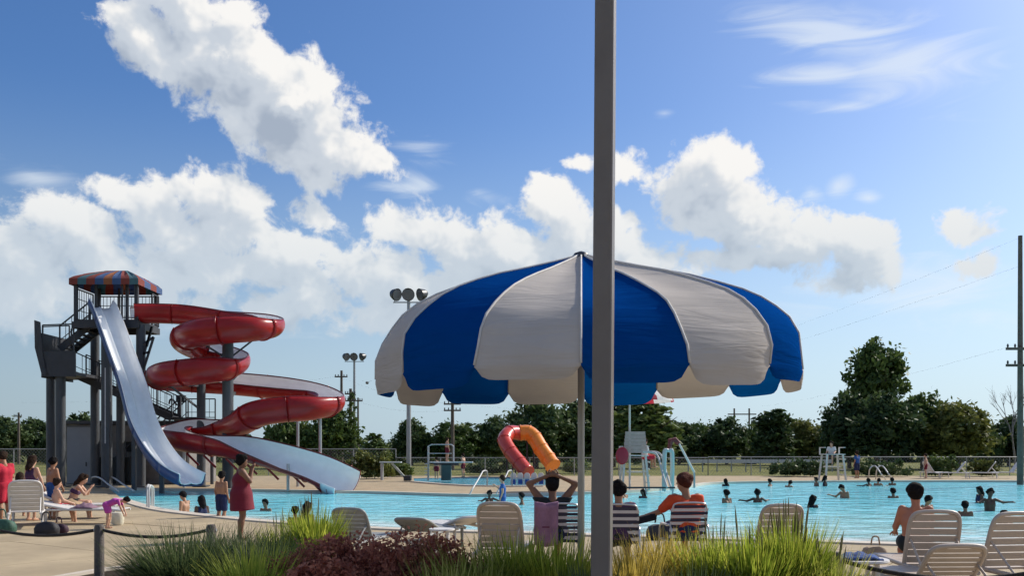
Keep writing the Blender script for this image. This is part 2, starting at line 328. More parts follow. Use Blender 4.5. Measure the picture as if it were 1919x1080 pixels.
# water: colour follows the depth of water over the pale pool floor
def mat_water(name, shallow, deep):
    m = bpy.data.materials.new(name); m.use_nodes = True; N, L = m.node_tree.nodes, m.node_tree.links; p = N['Principled BSDF']
    at = N.new('ShaderNodeAttribute'); at.attribute_name = 'depth'
    tc = N.new('ShaderNodeTexCoord')
    n0 = N.new('ShaderNodeTexNoise'); n0.inputs['Scale'].default_value = .35; n0.inputs['Detail'].default_value = 4; L.new(tc.outputs['Object'], n0.inputs[0])
    ad = N.new('ShaderNodeMath'); ad.operation = 'MULTIPLY_ADD'; L.new(n0.outputs[0], ad.inputs[0]); ad.inputs[1].default_value = .35; L.new(at.outputs['Fac'], ad.inputs[2])
    ms = N.new('ShaderNodeMapping'); ms.inputs['Scale'].default_value = (.35, 1.3, 1); L.new(tc.outputs['Object'], ms.inputs[0])
    n9 = N.new('ShaderNodeTexNoise'); n9.inputs['Scale'].default_value = 1.1; n9.inputs['Detail'].default_value = 5; n9.inputs['Distortion'].default_value = .7; L.new(ms.outputs[0], n9.inputs[0])
    a9 = N.new('ShaderNodeMath'); a9.operation = 'MULTIPLY_ADD'; L.new(n9.outputs[0], a9.inputs[0]); a9.inputs[1].default_value = .55; a9.inputs[2].default_value = -.27
    b9 = N.new('ShaderNodeMath'); b9.operation = 'ADD'; L.new(ad.outputs[0], b9.inputs[0]); L.new(a9.outputs[0], b9.inputs[1])
    rp = N.new('ShaderNodeValToRGB'); L.new(b9.outputs[0], rp.inputs[0])
    e = rp.color_ramp.elements; e[0].position = .17; e[0].color = (*shallow, 1); e[1].position = .75; e[1].color = (*deep, 1); k2 = e.new(1.0); k2.color = (deep[0]*.7, deep[1]*.9, deep[2]*.95, 1)
    k = e.new(.42); k.color = (lerp(shallow[0], deep[0], .72), lerp(shallow[1], deep[1], .5), lerp(shallow[2], deep[2], .45), 1)
    L.new(rp.outputs[0], p.inputs['Base Color']); p.inputs['Roughness'].default_value = .08; p.inputs['IOR'].default_value = 1.33
    mp = N.new('ShaderNodeMapping'); mp.inputs['Scale'].default_value = (1, 1.5, 1); mp.inputs['Rotation'].default_value = (0, 0, R(20)); L.new(tc.outputs['Object'], mp.inputs[0])
    b1 = N.new('ShaderNodeTexNoise'); b1.inputs['Scale'].default_value = 1.7; b1.inputs['Detail'].default_value = 5; b1.inputs['Distortion'].default_value = .6; L.new(mp.outputs[0], b1.inputs[0])
    b2 = N.new('ShaderNodeTexNoise'); b2.inputs['Scale'].default_value = .7; b2.inputs['Detail'].default_value = 2; L.new(mp.outputs[0], b2.inputs[0])
    s = N.new('ShaderNodeMath'); s.operation = 'MULTIPLY_ADD'; L.new(b2.outputs[0], s.inputs[0]); s.inputs[1].default_value = 2.0; L.new(b1.outputs[0], s.inputs[2])
    bp = N.new('ShaderNodeBump'); bp.inputs['Strength'].default_value = .6; bp.inputs['Distance'].default_value = .14; L.new(s.outputs[0], bp.inputs['Height']); L.new(bp.outputs[0], p.inputs['Normal'])
    return m
m_water = mat_water('pool_water', (.78,.80,.76), (.26,.78,.86))
def water(name, A, B, rows, dmax, m):
    wb = MB(); dep = []
    wz = -.075
    for i in range(rows+1):
        t = (i/rows)**1.6
        for a, b in zip(A, B):
            p = a.lerp(b, t); wb.v.append((p.x, p.y, wz)); dep.append(min(1, (p-a).length/dmax(a)))
    n = len(A)
    for i in range(rows):
        for j in range(n-1): wb.f.append((i*n+j, i*n+j+1, (i+1)*n+j+1, (i+1)*n+j)); wb.mi.append(0)
    o = wb.build(name, m, smooth=True); o['kind'] = 'structure'
    at = o.data.attributes.new('depth', 'FLOAT', 'POINT'); at.data.foreach_set('value', dep); return o
water('pool_water', NEAR, FAR, 22, lambda a: 3.5+15*max(0, min(1, (a.x+9)/14)), m_water)
dn = dive_loop[1:6]; df = [dive_loop[0], dive_loop[9], dive_loop[8], dive_loop[7], dive_loop[6]]
water('diving_pool_water', resample(dn, 14), resample(df, 14), 6, lambda a: 3, mat_water('diving_water', (.25,.5,.55), (.10,.42,.50)))
m_tile = mat('pool_wall_tile', (.16,.30,.36), .3, var=.2, scale=6)
for lp, nm in ((pool_loop, 'pool_wall'), (dive_loop, 'diving_pool_wall')):
    b = MB(); n = len(lp)
    b.grid([[(p.x, p.y, -.03) for p in lp], [(p.x, p.y, -1.4) for p in lp]], closed=True); o = b.build(nm, m_tile); o['kind'] = 'structure'
def offset_path(P, d):
    out = []
    for i, p in enumerate(P):
        t = P[min(i+1, len(P)-1)]-P[max(i-1, 0)]; t.z = 0; t.normalize(); out.append(p+Vector((t.y, -t.x, 0))*d)
    return out
def coping(name, P, side, w=.34):
    b = MB(); Q = offset_path(P, side*w)
    I = offset_path(P, -side*.03)
    b.grid([[(p.x, p.y, -.10) for p in I], [(p.x, p.y, .035) for p in I], [(p.x, p.y, .035) for p in Q], [(p.x, p.y, -.10) for p in Q]])
    o = b.build(name, m_cop, smooth=40); o['kind'] = 'structure'; return o
coping('pool_coping', NEAR, 1); coping('pool_coping', FAR, -1)
coping('pool_coping', dn+[], 1, .25)
# concrete slabs of the near deck: each its own piece with open joints
deck_slabs = bpy.data.objects.new('deck_paving', None); C.objects.link(deck_slabs); deck_slabs['kind'] = 'structure'
edge = offset_path(NEAR, .36)
poly = [(p.x, p.y) for p in edge if p.x < 15]+[(15, 5.0), (-24, 5.0), (-24, 36.5), (edge[0].x-3, edge[0].y+6)]
bm0 = bmesh.new(); vs = [bm0.verts.new((x, y, 0)) for x, y in poly]; bm0.faces.new(vs)
bmesh.ops.triangulate(bm0, faces=bm0.faces[:])
th = R(-34); ux = Vector((math.cos(th), math.sin(th), 0)); uy = Vector((-math.sin(th), math.cos(th), 0))
O = G(15, 1015); STEP = 3.6; GAP = .012
for i in range(-9, 10):
    for j in range(-9, 10):
        c = O+ux*(i+.5)*STEP+uy*(j+.5)*STEP
        if c.y < 2 or c.y > 40 or c.x < -27 or c.x > 19 or abs(c.x) > c.y*.75+3: continue
        bm = bm0.copy()
        for n, s in ((ux, 1), (ux, -1), (uy, 1), (uy, -1)):
            pc = c+n*s*(STEP/2-GAP)
            bmesh.ops.bisect_plane(bm, geom=bm.verts[:]+bm.edges[:]+bm.faces[:], plane_co=pc, plane_no=n*s, clear_outer=True)
            if not bm.faces: break
        if bm.faces and sum(f.calc_area() for f in bm.faces) > .3:
            bmesh.ops.dissolve_limit(bm, angle_limit=.01, verts=bm.verts[:], edges=bm.edges[:])
            dz = random.uniform(-.003, .003)
            for v in bm.verts: v.co.z = dz
            for f in bm.faces:
                if f.normal.z < 0: f.normal_flip()
            r = bmesh.ops.extrude_face_region(bm, geom=bm.faces[:])
            for e in r['geom']:
                if isinstance(e, bmesh.types.BMVert): e.co.z = -.028
            bmesh.ops.recalc_face_normals(bm, faces=bm.faces[:])
            me = bpy.data.meshes.new('slab'); bm.to_mesh(me); me.materials.append(m_slab)
            o = bpy.data.objects.new('slab', me); C.objects.link(o); o.parent = deck_slabs
        bm.free()
bm0.free()
# planting bed with its kerb
m_mulch = mat('mulch', (.055,.038,.026), .95, var=.45, scale=14, bump=1, bscale=30, spec=.1)
bed = [G(193,1078), G(300,1066), Vector((-4.6,10.9,0)), Vector((-3.2,9.9,0)), Vector((-1.5,9.4,0)), Vector((.4,9.2,0)), Vector((2.2,9.0,0)), Vector((3.1,8.4,0)), Vector((3.4,7.2,0)), Vector((3.0,5.2,0)), Vector((.5,3.6,0)), Vector((-3,3.8,0)), Vector((-5.6,6,0)), Vector((-6.4,9.5,0))]
fill('planting_bed', [[(p.x, p.y) for p in bed]], .05, m_mulch)
kb = MB(); ring = bed+[bed[0]]
Q = offset_path(ring, -.06); P_ = offset_path(ring, .06)
kb.grid([[(p.x, p.y, 0) for p in Q], [(p.x, p.y, .09) for p in Q], [(p.x, p.y, .09) for p in P_], [(p.x, p.y, 0) for p in P_]])
o = kb.build('bed_kerb', m_cop, smooth=30); o['kind'] = 'structure'

# ------------------------------------------------------------------ trees
def mat_leaf(name, a, b, c, transl=.25):
    m = bpy.data.materials.new(name); m.use_nodes = True; N, L = m.node_tree.nodes, m.node_tree.links; p = N['Principled BSDF']
    p.inputs['Roughness'].default_value = .6; p.inputs['Specular IOR Level'].default_value = .25
    at = N.new('ShaderNodeAttribute'); at.attribute_name = 'tone'
    oi = N.new('ShaderNodeObjectInfo')
    ad = N.new('ShaderNodeMath'); ad.operation = 'MULTIPLY_ADD'; L.new(oi.outputs['Random'], ad.inputs[0]); ad.inputs[1].default_value = .35; L.new(at.outputs['Fac'], ad.inputs[2])
    rp = N.new('ShaderNodeValToRGB'); L.new(ad.outputs[0], rp.inputs[0]); e = rp.color_ramp.elements
    e[0].position = .1; e[0].color = (*a, 1); e[1].position = 1.15; e[1].color = (*c, 1); k = e.new(.55); k.color = (*b, 1)
    L.new(rp.outputs[0], p.inputs['Base Color'])
    t = N.new('ShaderNodeBsdfTranslucent'); L.new(rp.outputs[0], t.inputs[0]); mx = N.new('ShaderNodeMixShader'); mx.inputs[0].default_value = transl
    L.new(p.outputs[0], mx.inputs[1]); L.new(t.outputs[0], mx.inputs[2]); L.new(mx.outputs[0], N['Material Output'].inputs[0]); return m
ML = [mat_leaf('leaves_dark', (.03,.055,.024), (.06,.10,.036), (.105,.145,.05)),
      mat_leaf('leaves_mid', (.038,.07,.022), (.085,.135,.036), (.15,.19,.055)),
      mat_leaf('leaves_olive', (.05,.065,.018), (.11,.13,.03), (.18,.19,.05))]
m_bark = mat('bark', (.09,.07,.055), .9, var=.35, scale=5, bump=.8, bscale=20)
def quad_mesh(name, P, A, B, tone, m):
    """P centres, A half axes, B half axes -> diamond leaves"""
    n = len(P); V = np.empty((n, 4, 3)); V[:, 0] = P-A; V[:, 1] = P-B*.9; V[:, 2] = P+A; V[:, 3] = P+B*.9
    me = bpy.data.meshes.new(name); me.vertices.add(n*4); me.vertices.foreach_set('co', V.ravel())
    me.loops.add(n*4); me.loops.foreach_set('vertex_index', np.arange(n*4, dtype=np.int32))
    me.polygons.add(n); me.polygons.foreach_set('loop_start', np.arange(0, n*4, 4, dtype=np.int32)); me.polygons.foreach_set('loop_total', np.full(n, 4, dtype=np.int32))
    at = me.attributes.new('tone', 'FLOAT', 'POINT'); at.data.foreach_set('value', np.repeat(tone, 4).astype(np.float32))
    me.update(calc_edges=True); me.materials.append(m); return me
def rand_unit(n):
    v = np.random.normal(size=(n, 3)); return v/np.linalg.norm(v, axis=1)[:, None]
def crown_mesh(name, lobes, nleaf, size, m, clumps=90, shell=.55):
    """lobes: (x,y,z,rx,ry,rz). Leaves gather in clumps near the skin of the lobes"""
    vol = np.array([l[3]*l[4]*l[5] for l in lobes]); vol = vol/vol.sum()
    cc = []; ct = []; cs = []
    for l, w in zip(lobes, vol):
        k = max(6, int(clumps*w)); u = rand_unit(k); r = (np.random.rand(k)**(1/2.6))*(1-shell*.35)+shell*.3
        r = np.clip(r, 0, 1.08)
        cc.append(np.array(l[:3])+u*r[:, None]*np.array(l[3:])); ct.append(np.random.rand(k)); cs.append(np.full(k, (l[3]*l[4]*l[5])**(1/3)*.26))
    cc = np.concatenate(cc); ct = np.concatenate(ct); cs = np.concatenate(cs)*np.random.uniform(.6, 1.35, len(ct))
    idx = np.random.randint(0, len(cc), nleaf)
    P = cc[idx]+np.random.normal(size=(nleaf, 3))*cs[idx][:, None]*np.array([.62, .62, .5])
    P[:, 2] = np.maximum(P[:, 2], .15)
    A = rand_unit(nleaf); Bv = np.cross(A, rand_unit(nleaf)); Bv /= np.linalg.norm(Bv, axis=1)[:, None]
    s = size*np.random.uniform(.55, 1.3, nleaf)[:, None]
    tone = np.clip(ct[idx]*.55+np.random.rand(nleaf)*.35, 0, 1)
    return quad_mesh(name, P, A*s, Bv*s*.55, tone, m)
def trunk_mesh(name, h, r, limbs, spread):
    b = MB(); b.tube([(0,0,-.1), (.02*h,0,h*.3), (-.01*h,.01*h,h*.6), (0,0,h*.85)], [r*1.25, r, r*.7, r*.25], 8)
    for i in range(limbs):
        a = i*2.4+random.random(); z0 = h*random.uniform(.25, .65); L_ = spread*random.uniform(.5, .95)
        p0 = Vector((0,0,z0)); p2 = Vector((math.cos(a)*L_, math.sin(a)*L_, z0+h*random.uniform(.12, .35))); p1 = p0.lerp(p2, .5)+Vector((0,0,-.04*h))
        b.tube([p0, p1, p2], [r*.45, r*.3, r*.08], 6)
    me = b.mesh(name); me.materials.append(m_bark); return me
# unit shapes, 6 m tall before scaling
def lobes_round(): return [(0,0,3.6,2.2,2.2,2.2),(1.2,.3,2.6,1.5,1.5,1.5),(-1.3,-.2,2.7,1.5,1.5,1.6),(.2,.6,4.9,1.2,1.2,1.1),(-.3,-1,2.2,1.5,1.4,1.3)]
def lobes_tall(): return [(0,0,2.4,1.3,1.3,1.9),(.2,0,4.3,1.05,1.05,1.3),(-.35,.2,3.4,1.0,1.0,1.2),(.1,0,5.4,.65,.65,.7)]
def lobes_low(): return [(0,0,1.6,2.6,1.8,1.7),(1.7,0,1.5,1.6,1.5,1.4),(-1.8,.3,1.4,1.7,1.5,1.5),(.6,-.4,2.9,1.3,1.3,1.2),(-.9,.2,2.7,1.2,1.2,1.1)]
def lobes_cone(): return [(0,0,1.3,1.5,1.5,1.3),(.1,0,2.6,1.25,1.25,1.1),(0,.1,3.8,.9,.9,1.0),(0,0,4.9,.5,.5,.9)]
def lobes_big(): return [(0,0,4.2,1.5,1.4,1.4),(-.7,.2,3.6,1.1,1.1,1.2),(.75,0,3.7,1.0,1.0,1.3),(.25,.1,5.2,.85,.8,.75),(-.35,0,5.0,.8,.8,.75),(.9,0,4.7,.5,.5,.7),(0,0,2.5,1.2,1.1,1.2)]
SH = {}
def shape(kind, mi):
    k = (kind, mi)
    if k not in SH:
        lb = {'round': lobes_round, 'tall': lobes_tall, 'low': lobes_low, 'cone': lobes_cone, 'big': lobes_big}[kind]()
        n = {'round': 6500, 'tall': 4500, 'low': 6500, 'cone': 4500, 'big': 7000}[kind]
        SH[k] = (crown_mesh('crown', lb, n, .24 if kind != 'big' else .15, ML[mi], clumps=110 if kind != 'big' else 170),
                 trunk_mesh('trunk', 5.0, .16, 7, 1.4))
    return SH[k]
def tree(px, top, wpx, D, kind, mi, label, name='tree', group='trees beyond the fence'):
    h = CH+(HZ-top)*D/F; w = wpx*D/F
    base = {'round': 4.9, 'tall': 2.7, 'low': 6.2, 'cone': 3.1, 'big': 3.7}[kind]; bh = {'round': 6.0, 'tall': 6.0, 'low': 4.1, 'cone': 5.8, 'big': 5.95}[kind]
    cm, tm = shape(kind, mi)
    t = thing(name, label, 'tree', ((px-CX)*D/F, D, -.03), random.uniform(0, 6.28) if kind != 'big' else .3, group)
    t.scale = (w/base, w/base, h/bh)
    for nm, me in (('crown', cm), ('trunk', tm)):
        o = bpy.data.objects.new(nm, me); C.objects.link(o); o.parent = t
    return t
TREES = [ # px, top row, width, distance, kind, leaf tone, label
 (8,783,95,118,'round',0,'dark leafy tree at the far left edge of the treeline'),
 (62,786,80,122,'round',0,'dark round tree behind the small utility pole left of the slide tower'),
 (98,800,60,116,'low',0,'low dark tree seen just left of the tower legs'),
 (152,776,70,112,'round',0,'dark tree crown showing above the pump house roof'),
 (548,768,120,86,'low',1,'broad green tree behind the curving part of the red slide'),
 (620,765,105,84,'round',1,'green tree behind the lower right bend of the red slide'),
 (704,806,58,110,'cone',1,'small pointed tree right of the red slide, alone against sky'),
 (735,828,70,118,'low',0,'low dark bush left of the light pole'),
 (772,786,72,104,'round',0,'dark tree directly behind the tall light pole'),
 (812,812,80,112,'low',1,'low tree between the light pole and the utility pole'),
 (852,790,96,104,'round',1,'leafy tree behind the utility pole beside the diving tower'),
 (925,782,80,106,'round',0,'dark tree left of the orange and red tube slides'),
 (1005,748,130,84,'round',0,'large dark tree rising behind the orange tube slide'),
 (1085,752,120,88,'round',0,'dark tree behind the umbrella pole'),
 (1150,750,110,92,'round',0,'dark tree just right of the big grey pole'),
 (1212,742,115,84,'tall',1,'tall ragged tree behind the lifeguard chair'),
 (1272,792,85,108,'round',0,'dark rounded tree right of the ragged tree'),
 (1318,792,80,112,'round',1,'rounded tree left of the far twin pole power structure'),
 (1362,784,80,108,'round',0,'dark tree in front of the twin pole power structure'),
 (1408,790,70,112,'low',1,'low green tree under the twin pole power structure'),
 (1450,766,78,102,'tall',0,'dark tree with a tall knob of a crown'),
 (1505,786,84,106,'round',2,'olive rounded tree right of the knob topped tree'),
 (1548,796,70,104,'low',1,'low tree at the left foot of the largest tree'),
 (1643,628,126,96,'big',1,'largest tree with tall lobed crown on the right'),
 (1592,738,105,84,'round',0,'dense dark tree at the left foot of the largest tree'),
 (1660,738,130,80,'round',0,'dense dark tree in front of the largest tree'),
 (1728,736,95,84,'round',1,'bushy tree at the right foot of the largest tree'),
 (1795,752,125,80,'round',2,'yellow green bushy tree near the right edge'),
 (1852,792,70,98,'low',1,'low green tree right of the yellow green tree'),
 (1890,782,90,100,'round',0,'dark tree left of the right utility pole'),
 (1950,790,100,96,'round',0,'dark tree cut by the right edge of the picture'),
]
for t in TREES: tree(*t)
# fill of far hedge that reads as one mass
fc = []
lob = [((px-CX)*126/F, 126+random.uniform(-3, 6), 1.3, 3.2, 2.5, random.uniform(1.6, 2.9)) for px in range(-150, 2150, 40)]
o = bpy.data.objects.new('hedgerow', crown_mesh('hedgerow', lob, 30000, .38, ML[0], clumps=1300)); C.objects.link(o); tag(o, 'far dark hedgerow below the treeline', 'hedge', kind='stuff')
# bare tree at the right
bt = MB()
def branch(p, d, L_, r, lv):
    q = p+d*L_; bt.tube([p, p.lerp(q, .5)+Vector((random.uniform(-1,1), 0, random.uniform(-1,1)))*L_*.04, q], [r, r*.8, r*.5], 5)
    if lv:
        for k in range(3):
            dd = (d+Vector((random.uniform(-.6,.6), random.uniform(-.5,.5), random.uniform(-.1,.35)))).normalized(); branch(p.lerp(q, random.uniform(.55, 1)), dd, L_*random.uniform(.6,.8), r*.55, lv-1)
branch(Vector((0,0,0)), Vector((-.12,0,1)).normalized(), 3.2, .13, 4)
o = bt.build('bare_tree', mat('grey_bark', (.22,.2,.19), .9, var=.2)); o.location = ((1903-CX)*88/F, 88, -.03); o.scale = (.9,.9,1.05)
tag(o, 'bare leafless grey tree beside the right utility pole', 'tree')
# shrubs along the fence
def shrub(px, py, wpx, hpx, mi, label, n=2500):
    p = G(px, py); s = p.y/F; w, h = wpx*s, hpx*s
    lb = [(random.uniform(-.3,.3)*w, random.uniform(-.2,.2)*w, h*.45, w*.35, w*.3, h*.5) for _ in range(4)]
    t = thing('shrub', label, 'shrub', (p.x, p.y, 0), 0, 'shrubs by the fence')
    o = bpy.data.objects.new('foliage', crown_mesh('foliage', lb, n, .13, ML[mi], clumps=60)); C.objects.link(o); o.parent = t
shrub(1490,893,120,30,0,'long low dark shrub in front of the far fence right of centre')
shrub(1650,893,110,28,0,'dark low shrub behind the far pool edge on the right')
shrub(1770,893,60,38,1,'rounded shrub beside the far loungers')
shrub(1840,893,50,30,2,'small olive shrub between the far loungers')
shrub(700,897,80,50,2,'tall loose ornamental grass shrub right of the red slide exit')
shrub(745,893,60,24,1,'low shrub beside the low diving board')
shrub(915,890,90,30,0,'dark low shrub left of the red tube slide')
shrub(1075,888,60,26,1,'low green shrub behind the black shirt sitter')
# ------------------------------------------------------------------ slide tower
m_steel = mat('tower_paint', (.04,.04,.046), .5, var=.15, scale=3, spec=.4)
m_steel2 = mat('tower_column_paint', (.06,.066,.075), .5, var=.12, scale=2, spec=.4)
m_galv = mat('galvanised', (.42,.43,.44), .4, .6, var=.15, scale=12)
m_red = mat('red_fibreglass', (.28,.010,.010), .28, var=.2, scale=1.2, spec=.32, bump=.06, bscale=3)
m_white = mat('white_fibreglass', (.84,.85,.86), .24, var=.06, scale=2, spec=.5)
m_bluefg = mat('blue_fibreglass', (.03,.06,.17), .35, var=.1, scale=2)
TD = 42.0
tw = thing('slide_tower', 'dark steel water slide tower with stairs and striped canopy', 'tower', ((215-CX)*TD/F, TD, 0))
TO = Vector(tw.location)
def T(px, py, D): return W(px, py, D)-TO
pz = W(0, 606, TD).z
x0, x1, y0, y1 = W(138,0,41).x-TO.x, W(297,0,43.4).x-TO.x, 41.0-TD, 43.4-TD
b = MB(); b.box(((x0+x1)/2, (y0+y1)/2, pz-.02), (x1-x0, y1-y0, .1)); b.build('platform', m_steel, tw)
b = MB()
for y in (y0, y1): b.box(((x0+x1)/2, y, pz-.22), (x1-x0+.1, .12, .3))
for x in (x0, x1): b.box((x, (y0+y1)/2, pz-.22), (.12, y1-y0-.13, .3))
b.build('platform_frame', m_steel, tw)
def col(px, D, ztop, r=.2, zb=-.03, m=m_steel2):
    p = W(px, 0, D)-TO; b = MB(); b.tube([(p.x, p.y, zb), (p.x, p.y, ztop)], r, 14); c_ = b.build('column', m, tw, smooth=35); q = MB(); q.box((p.x, p.y, zb+.05), (r*3, r*3, .06)); q.build('base_plate', m, c_); return c_
land_z = W(0, 702, 42).z
col(95, 43.4, land_z-.1); col(113.5, 41.2, land_z-.1, .22); col(178, 44.2, pz-.2, .21); col(200, 41.2, pz-.2, .24); col(226, 44.2, pz-.2, .2); col(264, 41.3, pz-.2, .21)
# white service pipe on a column
p = T(199, 0, 40.8); b = MB(); b.tube([(p.x, p.y, W(0,832,40.8).z), (p.x, p.y, W(0,690,40.8).z)], .07, 8); b.build('downpipe', mat('pale_pipe', (.5,.5,.52), .5), tw, smooth=35)
# canopy: hipped cloth with stripes, each stripe its own piece
cz0, cz1 = W(0, 531, TD).z, W(0, 506, TD).z
cx0, cx1, cy0, cy1 = x0-.12, x1+.1, y0-.2, y1+.2
cm = {k: mat('canopy_'+k, c, .8, var=.08, scale=3, transl=.3) for k, c in dict(red=(.27,.06,.045), blue=(.07,.13,.28), teal=(.08,.18,.21), orange=(.34,.12,.05)).items()}
seq = ['red','teal','red','blue','orange','blue','red','teal']
nst = 8; rx0, rx1 = cx0+1.1, cx1-1.1; rym = (cy0+cy1)/2
for side, (ya, s_) in enumerate(((cy0, 1), (cy1, -1))):
    for i in range(nst):
        b = MB(); rows = []
        for t in (0, .12, .5, 1):
            zz = lerp(cz0, cz1, t**.75); yy = lerp(ya, rym, t)
            a = lerp(lerp(cx0, cx1, i/nst), lerp(rx0, rx1, i/nst), t); c = lerp(lerp(cx0, cx1, (i+1)/nst), lerp(rx0, rx1, (i+1)/nst), t)
            sag = -.06*math.sin(math.pi*t)
            rows.append([Vector((a, yy, zz)), Vector(((a+c)/2, yy, zz+sag)), Vector((c, yy, zz))])
        rows.insert(0, [p-Vector((0,0,.28)) for p in rows[0]])
        b.grid(rows); b.build('canopy_stripe', cm[seq[(i+side) % 8]], tw, solid=.012)
for xa, rx, k in ((cx0, rx0, 'red'), (cx1, rx1, 'teal')):
    for i in range(4):
        b = MB(); rows = []
        for t in (0, .4, 1):
            a = lerp(lerp(cy0, cy1, i/4), rym, t); c = lerp(lerp(cy0, cy1, (i+1)/4), rym, t); zz = lerp(cz0, cz1, t**.75)
            rows.append([Vector((lerp(xa, rx, t), a, zz)), Vector((lerp(xa, rx, t), c, zz))])
        rows.insert(0, [p-Vector((0,0,.28)) for p in rows[0]])
        b.grid(rows); b.build('canopy_stripe', cm[['red','blue'][i % 2]], tw, solid=.012)
for x in (x0+.08, x1-.08):
    for y in (y0+.06, y1-.06):
        b = MB(); b.box((x, y, (pz+cz0)/2), (.16, .12, cz0-pz-.02)); b.build('canopy_post', m_steel, tw)
for x in (lerp(x0,x1,.36), lerp(x0,x1,.66)):
    b = MB(); b.beam((x, y1-.06, pz), (x, y1-.06, cz0), .08); b.build('canopy_post', m_steel, tw)
def railing(a, c, h=1.07, step=.16, parent=tw, m=m_steel, post=1.4, r=.02, mids=1):
    a, c = Vector(a), Vector(c); L_ = (c-a).length; b = MB(); up = Vector((0,0,h))
    b.beam(a+up, c+up, .055, .055); b.beam(a+Vector((0,0,.1)), c+Vector((0,0,.1)), .04)
    for i in range(mids): b.beam(a+up*(.35+.35*i), c+up*(.35+.35*i), .03)
    n = max(1, round(L_/post))
    for i in range(n+1): p = a.lerp(c, i/n); b.beam(p, p+up, .055)
    if step:
        k = int(L_/step)
        for i in range(1, k): p = a.lerp(c, i/k); b.beam(p+Vector((0,0,.1)), p+up, .022)
    return b.build('railing', m, parent)
xs = T(222, 0, 40.6).x
railing((xs, y0, pz), (T(246,0,40.6).x, y0, pz), 1.9, .2, mids=2)
railing((x0+.1, y1, pz), (x1-.1, y1, pz), 1.5, .17, mids=2)
railing((x1, y0+1.6, pz), (x1, y1, pz), 1.5, .2, mids=2); railing((x0, y0+.1, pz), (x0, y0+1.9, pz), 1.5, .2, mids=2)
# gate boards at the slide entrances
for px in (180, 238):
    b = MB(); q = T(px, 0, 41.4); b.beam((q.x, q.y, pz), (q.x, q.y, pz+1.9), .12, .08); b.beam((q.x, q.y, pz+1.9), (q.x+.55, q.y, pz+1.9), .08); b.build('entry_frame', m_steel, tw)
# stair landing with solid guard
lx0, lx1 = T(79,0,40.9).x, T(142,0,40.9).x; ly0, ly1 = 40.9-TD, 43.8-TD
b = MB(); b.box(((lx0+lx1)/2, (ly0+ly1)/2, land_z-.06), (lx1-lx0, ly1-ly0, .14)); b.build('landing', m_steel, tw)
gz = W(0, 664, 42).z
b = MB(); b.box(((lx0+lx1)/2, ly0-.03, (land_z+gz)/2-.1), (lx1-lx0, .05, gz-land_z+.2)); b.build('guard_panel', m_steel, tw)
b = MB(); b.box((lx0-.02, (ly0+ly1)/2, (land_z+gz)/2+.3), (.05, ly1-ly0, gz-land_z+1.1)); b.build('guard_panel', m_steel, tw)
b = MB(); b.add([T(64,600,40.8), T(76,604,40.8), T(80,664,40.8), T(88,703,40.8), T(78,703,40.8), T(65,652,40.8), T(64,600,40.86), T(76,604,40.86), T(80,664,40.86), T(88,703,40.86), T(78,703,40.86), T(65,652,40.86)],
      [(0,1,2,3,4,5), (11,10,9,8,7,6)]+[(i, i+6, (i+1) % 6+6, (i+1) % 6) for i in range(6)]); b.build('stair_guard', m_steel, tw)
railing(T(80,664,41.2), T(138,662,41.2), 1.35, .8, mids=0); railing(T(80,664,43.6), T(130,662,43.6), 1.35, .8, mids=0)
def flight(a, c, w, n, rails=True, axis=(0,1,0)):
    """stringers, treads and rails from a (low) to c (high)"""
    a, c = Vector(a), Vector(c); ax = Vector(axis)
    for s in (0, 1):
        b = MB(); b.beam(a+ax*w*s, c+ax*w*s, .07, .34); b.build('stringer', m_steel, tw)
        if rails: railing(a+ax*w*s+Vector((0,0,.05)), c+ax*w*s+Vector((0,0,.05)), 1.05, .35)
    for i in range(n):
        p = a.lerp(c, (i+.5)/n)+ax*w*.5; b = MB(); d = (c-a); d.z = 0; d.normalize()
        b.box(p, (.28, w*.96, .045) if abs(ax.y) > .5 else (w*.96, .28, .045)); b.build('tread', m_steel, tw)
flight(T(112,655,41.6), T(168,610,41.6), 1.1, 7)
ml = T(322,784,43.6)
flight(ml, T(141,703,43.0), 1.1, 11)
b = MB(); b.box((ml.x+.75, ml.y+.6, ml.z-.05), (1.5, 2.6, .1)); b.build('landing', m_steel, tw)
railing((ml.x, ml.y+1.9, ml.z), (ml.x+1.5, ml.y+1.9, ml.z), 1.05, .3)
for dx in (.15, 1.4): b = MB(); b.tube([(ml.x+dx, ml.y+1.7, -.03-0), (ml.x+dx, ml.y+1.7, ml.z-.1)], .09, 10); b.build('column', m_steel2, tw, smooth=35)
flight((ml.x-3.6, ml.y+1.2, 0), (ml.x, ml.y+1.2, ml.z), 1.0, 10)
# bracket truss under platform on the right
b = MB(); q = T(272,612,41.4)
for (a, c) in (((262,690),(285,612)), ((285,612),(275,650)), ((262,650),(288,632)), ((262,665),(280,660)), ((288,632),(270,690))): b.beam(T(*a,41.2), T(*c,41.2), .09)
b.build('bracket', m_steel, tw)

